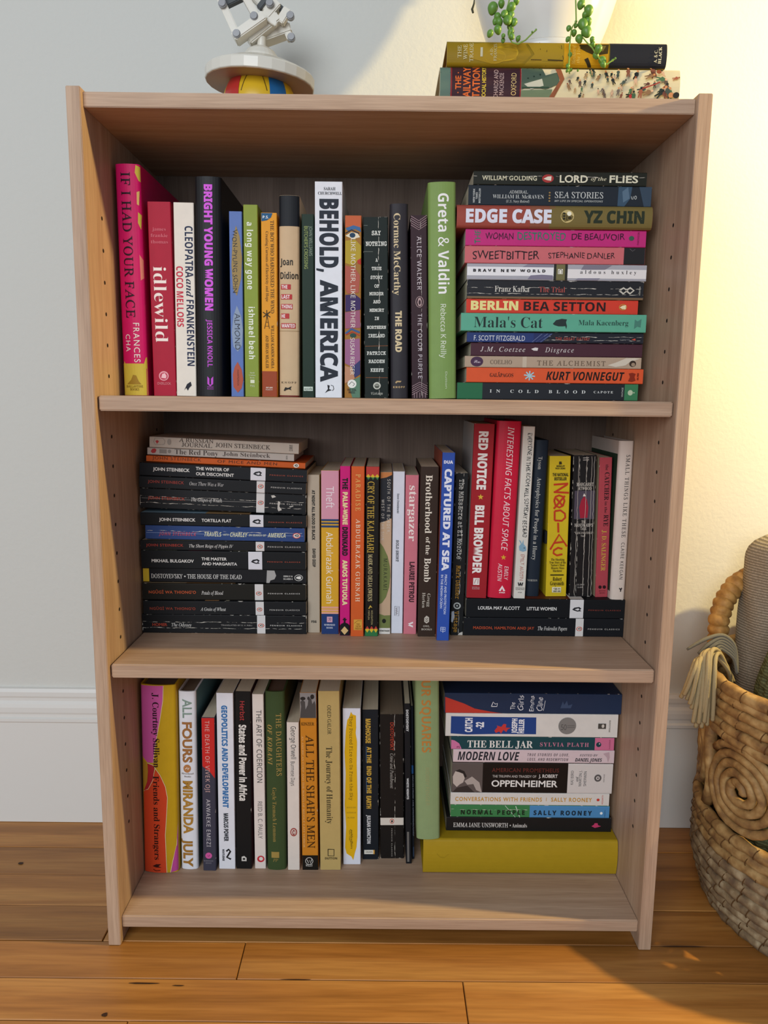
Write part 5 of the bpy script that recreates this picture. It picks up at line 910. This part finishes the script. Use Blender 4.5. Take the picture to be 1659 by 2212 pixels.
obj('soil', lathe_mesh('soil', [(0.0, 0.153), (0.05, 0.154), (0.0845, 0.151)], 40), mat('soil', '3a2a1e', 0.95, 0.1, 0.6, 120), plant)
bm = bmesh.new(); bmesh.ops.create_uvsphere(bm, u_segments=16, v_segments=10, radius=1.0)
for v in bm.verts:
    if v.co.z < -0.6: v.co.z -= (abs(v.co.z) - 0.6) * 0.7
pearl = bm_mesh(bm, 'pearl')
for p in pearl.polygons: p.use_smooth = True
pearl.materials.append(mat('pearl_leaf', '5f8a35', 0.38, 0.45, 0.0, 60, 0.12, sub=0.15))
stem_m = mat('plant_stem', '7f9f45', 0.6)
def strand(stem_px, pearls, Y):
    base = [onY(1000 + x / 4.1475, y / 4.1475, Y) for x, y in stem_px]
    pts = [Vector((base[0].x, 0.026, 1.128)), Vector((base[0].x, 0.016, 1.10)), Vector((base[0].x, 0.015, 1.065))] + base
    st = obj('strand', tube('strand', [p - plant.location for p in pts], 0.0007, 6), stem_m, plant)
    for k, (x, y, rr) in enumerate(pearls):
        yy = Y + random.uniform(-0.004, 0.003)
        c = onY(1000 + x / 4.1475, y / 4.1475, yy)
        o = obj('leaf', pearl, None, st)
        s = rr / 4.1475 * (yy - CAM.y) / FPX
        o.location = c - plant.location; o.scale = (s, s, s * 1.06)
        o.rotation_euler = (random.uniform(-.6, .6), random.uniform(-.6, .6), random.uniform(0, 6))
    # the part of the strand that hangs above the picture
    for k in range(9):
        o = obj('leaf', pearl, None, st); s = random.uniform(.0045, .0075)
        t = k / 8
        o.location = Vector((base[0].x + random.uniform(-.012, .012), 0.014 + random.uniform(-.004, .006), 1.045 + t * 0.085)) - plant.location
        o.scale = (s, s, s)
strand([(420,-20),(400,60),(380,130),(400,200),(425,280),(410,330),(440,380),(490,395),(560,360),(620,300),(660,265)],
       [(345,30,28),(268,70,43),(372,125,30),(435,62,35),(432,130,28),(310,150,30),(290,190,24),(325,195,30),(400,180,38),(460,195,28),(425,238,28),(312,262,32),(245,297,27),(430,285,28),(437,325,24),(362,320,17),(360,360,18),(480,5,25),(495,345,20),(505,330,12),(620,285,7),(655,266,8)], 0.015)
strand([(1085,-20),(1090,60),(1095,130),(1090,200),(1070,260),(1060,320),(1110,380),(1160,430),(1190,480),(1240,550),(1290,575),(1370,520)],
       [(1058,38,32),(1127,90,38),(1095,130,25),(1120,190,32),(1075,215,43),(1013,230,16),(948,252,21),(995,292,24),(1105,280,43),(1040,345,31),(1158,350,20),(1162,392,22),(1215,435,31),(1190,495,26),(1248,540,31),(1255,575,24),(1013,193,11),(1340,540,10),(1365,522,8)], 0.013)
strand([(1010,-20),(1015,190),(975,250),(962,340),(955,420),(955,500),(948,600),(955,660)], [(942,350,20),(960,488,18),(940,590,18),(968,625,13),(935,632,13),(1030,630,9)], 0.012)
lf = [onY(*p, 0.03) - plant.location for p in [(1023, -25), (1025, -5), (1024, 8), (1020, 20), (1022, 28)]]
obj('dry_leaf', tube('dry_leaf', lf, lambda t: 0.0004 + 0.0011 * max(0, t - .35) * (1.2 - t) * 4, 6), mat('dry_leaf', '3a3a2c', 0.8), plant)
# more strands spilling over the rim all round
for k in range(9):
    a = random.uniform(0.2, 2.9) if k % 2 else random.uniform(3.4, 6.0)
    if 4.2 < a < 5.3: continue
    L_ = random.uniform(0.01, 0.035)
    c0 = Vector((math.cos(a), math.sin(a), 0))
    pts = [c0 * 0.06 + Vector((0, 0, 0.158)), c0 * 0.088 + Vector((0, 0, 0.178)), c0 * 0.0985 + Vector((0, 0, 0.165)), c0 * 0.099 + Vector((0, 0, 0.165 - L_))]
    if PY + pts[-1].y > YW - 0.012: continue
    st = obj('strand', tube('strand', pts, 0.0007, 6), stem_m, plant)
    for q in range(6):
        t = q / 5; o = obj('leaf', pearl, None, st); s = random.uniform(.004, .0065)
        o.location = pts[1].lerp(pts[3], t) + c0 * 0.003; o.scale = (s, s, s)

# ------------------------------------------------------------------ toy desk lamp tipped on a ball
BCx, BCy, BR = -0.149, 0.168, 0.0425
ball = tag(empty('toy_ball', (BCx, BCy, ZT)), 'yellow ball with blue stripe and red patch under the toy lamp', 'ball')
def ball_patch(name, a0, a1, col, seg=14, rad=BR, t0=0.0, t1=math.pi, gap=0.0):
    bm = bmesh.new(); rows = []
    nv = 18
    for i in range(nv + 1):
        th = t0 + (t1 - t0) * i / nv
        rows.append([bm.verts.new((rad * math.sin(th) * math.cos(a0 + (a1 - a0) * k / seg), rad * math.sin(th) * math.sin(a0 + (a1 - a0) * k / seg), BR + rad * math.cos(th))) for k in range(seg + 1)])
    for A, B in zip(rows, rows[1:]):
        for k in range(seg): bm.faces.new((A[k], A[k + 1], B[k + 1], B[k]))
    bmesh.ops.remove_doubles(bm, verts=bm.verts, dist=1e-6)
    me = bm_mesh(bm, name); obj(name, me, mat('toy_' + name + col, col, 0.3, 0.5), ball, smooth=True)
ball_patch('shell', 0, 2 * math.pi, 'd8ae24', 48)
fr = -math.pi / 2
ball_patch('stripe', fr + 0.42, fr + 0.92, '1f5f94', rad=BR + 0.0004, t0=0.28, t1=2.6)
ball_patch('stripe', fr - 2.3, fr - 1.7, '1f5f94', rad=BR + 0.0004, t0=0.3, t1=2.6)
ball_patch('patch', fr - 1.0, fr - 0.42, 'b5302a', rad=BR + 0.0005, t0=0.95, t1=1.9)
for a in (-0.28, 0.28):
    g = [Vector((BR * 1.004 * math.sin(th) * math.cos(fr + a * (0.2 + 0.9 * (th - .3))), BR * 1.004 * math.sin(th) * math.sin(fr + a * (0.2 + 0.9 * (th - .3))), BR + BR * 1.004 * math.cos(th))) for th in [0.35 + 0.1 * k for k in range(12)]]
    obj('seam', tube('seam', g, 0.0005, 5), mat('toy_seam', '6a5218', 0.5), ball)
lampT = tag(empty('toy_desk_lamp', (BCx, BCy, ZT)), 'white jointed toy desk lamp, its round foot tipped over the ball', 'toy')
wp = mat('toy_white', 'dcd6c8', 0.28, 0.5, 0, 40, 0.03); tanp = mat('toy_tan', 'b08c6c', 0.5); gp = mat('toy_grey_pin', '8e8e90', 0.25, 0.6); dkp = mat('toy_dark', '45484a', 0.4)
foot = obj('foot_disc', lathe_mesh('foot_disc', [(0.0340, 0.0), (0.0615, 0.0), (0.0622, 0.0008), (0.0622, 0.0105), (0.0605, 0.0125), (0.040, 0.0215), (0.026, 0.025), (0.022, 0.0255), (0.0205, 0.030), (0.016, 0.036), (0.0095, 0.040), (0.005, 0.0412), (0.0048, 0.051), (0.0, 0.051)], 26), wp, lampT)
foot.location = (0.0005, 0, 0.0668); foot.rotation_euler = (math.radians(3.2), math.radians(3.4), 0)
und = obj('foot_underside', lathe_mesh('foot_underside', [(0.0345, -0.0006), (0.0608, -0.0006), (0.0608, 0.004), (0.0345, 0.004)], 26), tanp, foot)
obj('foot_lining', lathe_mesh('foot_lining', [(0.0345, 0.0), (0.038, 0.010), (0.030, 0.0185), (0.0, 0.021)], 20), mat('toy_lining', 'b8801e', 0.5), foot)
zk = lambda x, y, Y=BCy: onY(420 + x / 5.53, y / 5.53, Y) - lampT.location
def bar(name, a, b, wd, dp, m_, Y):
    a, b = zk(*a, Y), zk(*b, Y); L_ = (b - a).length
    me = box_mesh(name, (-wd / 2, -dp / 2, -wd * .3), (wd / 2, dp / 2, L_ + wd * .3), min(wd, dp) * 0.12, 2)
    o = obj(name, me, m_, lampT); o.location = a
    o.rotation_euler = (b - a).to_track_quat('Z', 'Y').to_euler()
    return o
def pin(p, Y, r_=0.0045, ln_=0.006):
    c = zk(*p, Y)
    o = obj('joint_pin', tube('joint_pin', [(0, 0, 0), (0, -ln_ * .7, 0), (0, -ln_ * .75, 0), (0, -ln_, 0)], lambda t: r_ * (1 if t < .6 else .82), 14), gp, lampT); o.location = c
YA_, YB_ = BCy - 0.016, BCy + 0.012
bar('arm_bar', (510, 425), (290, -60), 0.0095, 0.008, wp, YA_)
bar('arm_bar', (745, 215), (560, -120), 0.0125, 0.008, wp, YA_)
bar('joint_plate', (530, 440), (800, 250), 0.019, 0.010, wp, YA_ + 0.002)
bar('joint_plate', (350, 70), (620, -60), 0.009, 0.007, dkp, YA_ + 0.010)
bar('joint_plate', (700, 470), (960, 260), 0.020, 0.012, wp, BCy)
bar('joint_plate', (880, 460), (1100, 380), 0.020, 0.010, wp, YB_)
bar('arm_bar', (1140, 450), (1040, 240), 0.010, 0.008, wp, YB_ - 0.004)
bar('arm_bar', (860, 200), (980, 60), 0.010, 0.010, wp, BCy - .006)
bar('arm_bar', (1040, 250), (1100, 150), 0.0105, 0.009, wp, BCy - .004)
bar('arm_bar', (700, -40), (900, 150), 0.008, 0.008, wp, BCy + .004)
bar('arm_rod', (780, 90), (880, -40), 0.006, 0.006, dkp, BCy)
bar('arm_rod', (960, 40), (1130, 190), 0.006, 0.006, dkp, BCy - .002)
bar('arm_bar', (870, 240), (1000, 130), 0.009, 0.008, wp, YB_)
bar('arm_rod', (890, 240), (970, 290), 0.005, 0.005, wp, BCy - .012)
for p, Y in (((340, 60), YA_ - .004), ((718, 210), YA_ - .004), ((510, 420), YA_ - .004), ((905, 55), BCy - .011), ((1150, 205), BCy - .008), ((1160, 460), YB_ - .008)): pin(p, Y)

# ------------------------------------------------------------------ woven basket with rolled blankets
BX, BY = 0.564, 0.078
basket = tag(empty('woven_basket', (BX, BY, 0)), 'coiled straw basket with scroll openwork, filled with rolled blankets', 'basket')
def straw(name, a, b, c_):
    m = bpy.data.materials.new(name); m.use_nodes = True; nt = m.node_tree; L = nt.links.new; b_ = nt.nodes['Principled BSDF']
    b_.inputs['Roughness'].default_value = 0.6; b_.inputs['Specular IOR Level'].default_value = 0.25
    tc = N(nt, 'ShaderNodeTexCoord'); n1 = N(nt, 'ShaderNodeTexNoise'); n1.inputs['Scale'].default_value = 70; n1.inputs['Detail'].default_value = 4
    L(tc.outputs['Object'], n1.inputs['Vector']); rp = N(nt, 'ShaderNodeValToRGB')
    rp.color_ramp.elements[0].position = .32; rp.color_ramp.elements[0].color = hexc(a); rp.color_ramp.elements[1].position = .68; rp.color_ramp.elements[1].color = hexc(c_)
    e = rp.color_ramp.elements.new(.5); e.color = hexc(b)
    L(n1.outputs['Fac'], rp.inputs['Fac']); L(rp.outputs['Color'], b_.inputs['Base Color'])
    bp = N(nt, 'ShaderNodeBump'); bp.inputs['Strength'].default_value = .35; bp.inputs['Distance'].default_value = .002; L(n1.outputs['Fac'], bp.inputs['Height']); L(bp.outputs['Normal'], b_.inputs['Normal'])
    return m
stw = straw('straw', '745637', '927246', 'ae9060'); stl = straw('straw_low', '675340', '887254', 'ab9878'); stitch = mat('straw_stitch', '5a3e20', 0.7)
def coil(z, R_, rr, m_, ns=36):
    bm = bmesh.new(); n = 72
    ph = random.uniform(0, 6)
    pts = [(math.cos(t) * (R_ + .0008 * math.sin(5 * t + ph)), math.sin(t) * (R_ + .0008 * math.sin(5 * t + ph)), z + .0012 * math.sin(3 * t + ph) + .0006 * math.sin(11 * t)) for t in [i * 2 * math.pi / n for i in range(n)]]
    tube_bm(bm, pts, lambda t: rr * (1 + .09 * math.sin(t * 2 * math.pi * ns) + .05 * math.sin(t * 201 + ph)), 9, True)
    o = obj('coil', bm_mesh(bm, 'coil'), m_, basket, smooth=True)
    # binding stitches over the coil
    bm = bmesh.new()
    for k in range(ns):
        t = (k + random.uniform(-.25, .25)) * 2 * math.pi / ns + ph
        c = Vector((math.cos(t) * R_, math.sin(t) * R_, z)); o_ = Vector((math.cos(t), math.sin(t), 0)); tg = Vector((-math.sin(t), math.cos(t), 0))
        arc = [c + o_ * (rr * 1.07 * math.cos(a)) + Vector((0, 0, rr * 1.07 * math.sin(a))) + tg * (a * .0022) for a in [-1.3 + 2.6 * j / 6 for j in range(7)]]
        tube_bm(bm, arc, 0.00055, 4)
    st = obj('stitching', bm_mesh(bm, 'stitching'), stitch, o); st['kind'] = 'stuff'
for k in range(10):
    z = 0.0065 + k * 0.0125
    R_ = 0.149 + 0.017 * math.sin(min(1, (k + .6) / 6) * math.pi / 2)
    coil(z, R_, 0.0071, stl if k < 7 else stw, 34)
for k in range(6):
    coil(0.232 + k * 0.0118, 0.166 + .0008 * k, 0.0068 if k < 5 else 0.0078, stw, 30)
obj('basket_base', lathe_mesh('basket_base', [(0, 0.003), (0.150, 0.003), (0.150, 0.006), (0, 0.006)], 48), stl, basket)
for j in range(8):                                   # scrolls of the openwork
    t0 = math.radians(197) + j * math.pi / 4
    pts = []
    n = 130; turns = 4.4
    for i in range(n):
        f = i / (n - 1); a = f * turns * 2 * math.pi; rad = 0.006 + 0.046 * f
        th = t0 + rad * math.cos(a) * 1.15 / 0.165; z = 0.178 + rad * math.sin(a) * 0.98
        R_ = 0.166 + .0012 * math.sin(a * 2)
        pts.append((R_ * math.cos(th), R_ * math.sin(th), z))
    obj('scroll', tube('scroll', pts, lambda t: 0.0054 * (1 + .08 * math.sin(t * 190)), 8), stw, basket, smooth=True)
    th = t0 + math.pi / 8
    pts = [((0.164) * math.cos(th + .05 * math.sin(q)), 0.164 * math.sin(th + .05 * math.sin(q)), 0.13 + 0.1 * q / 6) for q in range(7)]
    obj('upright', tube('upright', pts, 0.008, 8), stw, basket, smooth=True)
# wrapped loop handle at the wall side
hp = []
ha = math.radians(152)
hc = Vector((math.cos(ha), math.sin(ha), 0)); ht = Vector((-math.sin(ha), math.cos(ha), 0))
pxs = [(1549, 1420), (1551, 1375), (1553, 1340), (1560, 1310), (1572, 1285), (1590, 1262), (1612, 1248), (1640, 1244), (1665, 1256), (1685, 1285), (1695, 1330), (1700, 1390)]
hp0 = [onY(u_, v_, 0.163 + 0.062 * min(1, max(0, (k_ - 2) / 8))) - Vector((BX, BY, 0)) for k_, (u_, v_) in enumerate(pxs)]
hp = []
for a, b in zip(hp0, hp0[1:]):
    for q in range(14): hp.append(a.lerp(b, q / 14))
hp.append(hp0[-1])
nh = len(hp)
obj('handle', tube('handle', hp, lambda t: 0.0092 + 0.0042 * math.sqrt(abs(math.sin(t * 19 * math.pi))), 12), straw('straw_wrap', '7c582c', '99713a', 'b48c50'), basket, smooth=True)

# rolled knitted blanket
def blanket_mat(name, a, b, sc):
    m = bpy.data.materials.new(name); m.use_nodes = True; nt = m.node_tree; L = nt.links.new; p = nt.nodes['Principled BSDF']; p.inputs['Roughness'].default_value = .95; p.inputs['Specular IOR Level'].default_value = .1
    tc = N(nt, 'ShaderNodeTexCoord'); wv = N(nt, 'ShaderNodeTexWave'); wv.bands_direction = 'Z'; wv.inputs['Scale'].default_value = sc; wv.inputs['Distortion'].default_value = 1.6; wv.inputs['Detail'].default_value = 2; wv.inputs['Detail Scale'].default_value = 9
    no = N(nt, 'ShaderNodeTexNoise'); no.inputs['Scale'].default_value = 380; no.inputs['Detail'].default_value = 3
    L(tc.outputs['Object'], wv.inputs['Vector']); L(tc.outputs['Object'], no.inputs['Vector'])
    mu = N(nt, 'ShaderNodeMath', operation='MULTIPLY'); L(wv.outputs['Fac'], mu.inputs[0]); L(no.outputs['Fac'], mu.inputs[1])
    rp = N(nt, 'ShaderNodeValToRGB'); rp.color_ramp.elements[0].color = hexc(a); rp.color_ramp.elements[0].position = .1; rp.color_ramp.elements[1].color = hexc(b); rp.color_ramp.elements[1].position = .55
    L(mu.outputs[0], rp.inputs['Fac']); L(rp.outputs['Color'], p.inputs['Base Color'])
    bp = N(nt, 'ShaderNodeBump'); bp.inputs['Strength'].default_value = .5; bp.inputs['Distance'].default_value = .002; L(mu.outputs[0], bp.inputs['Height']); L(bp.outputs['Normal'], p.inputs['Normal'])
    return m
def roll(name, cx, cy, z0, z1, rx, ry, m_, lean, waffle=0.0, seg=72, nz=46, top=0.09, ex=2.6):
    bm = bmesh.new(); rows = []
    for i in range(nz + 1):
        f = i / nz; z = z0 + (z1 - z0) * f
        k = 1.0
        if f > 1 - top: k = math.sqrt(max(0.0, 1 - ((f - (1 - top)) / top) ** ex))
        if f < 0.05: k = 0.9 + 0.1 * f / .05
        ring = []
        for q in range(seg):
            a = q * 2 * math.pi / seg
            rr = k * (1 + 0.03 * math.sin(3 * a + 1) + 0.015 * math.sin(7 * a + z * 60))
            wv = waffle * (0.5 + 0.5 * math.cos(a * 22)) * (0.5 + 0.5 * math.cos(z * 2 * math.pi / 0.0125)) * k
            ring.append(bm.verts.new((cx + lean * (z - z0) + (rx * rr - wv) * math.cos(a), cy + (ry * rr - wv) * math.sin(a), z)))
        rows.append(ring)
    for A, B in zip(rows, rows[1:]):
        for q in range(seg): bm.faces.new((A[q], A[(q + 1) % seg], B[(q + 1) % seg], B[q]))
    bm.faces.new(rows[0][::-1])
    bmesh.ops.remove_doubles(bm, verts=bm.verts, dist=1e-5)
    return bm_mesh(bm, name)
kb = obj('rolled_blanket', roll('rolled_blanket', 0, 0, 0, 0.445, 0.062, 0.048, None, 0.03, 0.0, 72, 60), blanket_mat('knit_grey', '6f685c', '9a9284', 95), None, (0.509, 0.164, 0.008), smooth=True)
tag(kb, 'rolled grey-brown knitted blanket standing upright in the straw basket', 'blanket')
gb = obj('waffle_blanket', roll('waffle_blanket', 0, 0, 0, 0.385, 0.055, 0.050, None, 0.10, 0.005, 132, 210, 0.30, 1.7), blanket_mat('waffle_green', '474a34', '646a4c', 90), None, (0.4645, 0.064, 0.008), smooth=True)
tag(gb, 'olive green waffle-weave blanket stuffed in front of the knitted roll', 'blanket')

# fringe of a throw folded over the basket rim
def cord(px, rad): return [onY(u_, v_, Y_) for u_, v_, Y_ in px]
def smooth_path(pts, n=5):
    out = []
    P_ = [pts[0]] + list(pts) + [pts[-1]]
    for i in range(1, len(P_) - 2):
        for k in range(n):
            t = k / n; a, b, c, e = P_[i - 1], P_[i], P_[i + 1], P_[i + 2]
            out.append(0.5 * ((2 * b) + (c - a) * t + (2 * a - 5 * b + 4 * c - e) * t * t + (3 * b - a - 3 * c + e) * t ** 3))
    out.append(pts[-1]); return out
fringe = tag(empty('fringed_throw', (0.42, 0.11, 0.25)), 'cream and grey throw with thick cord fringe hanging over the basket rim', 'throw')
cm = mat('cord_cream', '958767', 0.9, 0.1, .2, 500, .08); gm = mat('cord_grey', '66635a', 0.9, 0.1, .2, 500, .08)
ends = [(1471, 1506), (1478, 1500), (1484, 1510), (1490, 1520), (1497, 1560), (1503, 1570), (1509, 1562), (1515, 1571), (1521, 1560), (1527, 1566), (1533, 1548), (1539, 1556), (1494, 1530), (1518, 1538)]
for k, (ex, ey) in enumerate(ends):
    f = (ex - 1471) / 68
    tx = 1506 + 34 * f + 3 * (k % 3); ty = 1424 - 16 * math.sin(f * 2.4) + 2.5 * (k % 4)
    Yc = 0.082 - 0.010 * ((k * 3) % 5) / 5
    path = [onY(1578 + 3 * (k % 3), 1478 - 3 * (k % 3), Yc + .05), onY(1570 + (k % 4), 1440 + 3 * (k % 4), Yc + .035), onY(tx * .45 + 1564 * .55, ty * .6 + 1418 * .4 - 6, Yc + .018), onY(tx, ty, Yc), onY(tx * .66 + ex * .34, ty * .62 + ey * .38 - 6, Yc - .012), onY(tx * .25 + ex * .75, ty * .22 + ey * .78, Yc - .010), onY(ex, ey, Yc - .006)]
    obj('fringe_cord', tube('fringe_cord', [p - fringe.location for p in smooth_path(path)], lambda t: 0.0025 * (1 + .05 * math.sin(t * 120)), 8), cm, fringe, smooth=True)
for k, (ex, ey) in enumerate([(1484, 1403), (1508, 1412), (1518, 1416), (1530, 1406), (1540, 1412), (1546, 1418)]):
    path = [onY(1592, 1430 + 5 * k, .112), onY(1585, 1392 + 6 * k, .11), onY(1560, 1372 + 6 * k, .108), onY((ex + 1560) / 2, (ey + 1368 + 6 * k) / 2 - 4, .106), onY(ex, ey, .105)]
    obj('fringe_cord', tube('fringe_cord', [p - fringe.location for p in smooth_path(path)], lambda t: 0.0024 * (1 - .5 * max(0, t - .8) * 5 * .8), 8), gm, fringe, smooth=True)
fold = [onY(1600, 1500, .09), onY(1590, 1450, .09), onY(1575, 1430, .088), onY(1560, 1440, .088), onY(1553, 1470, .088)]
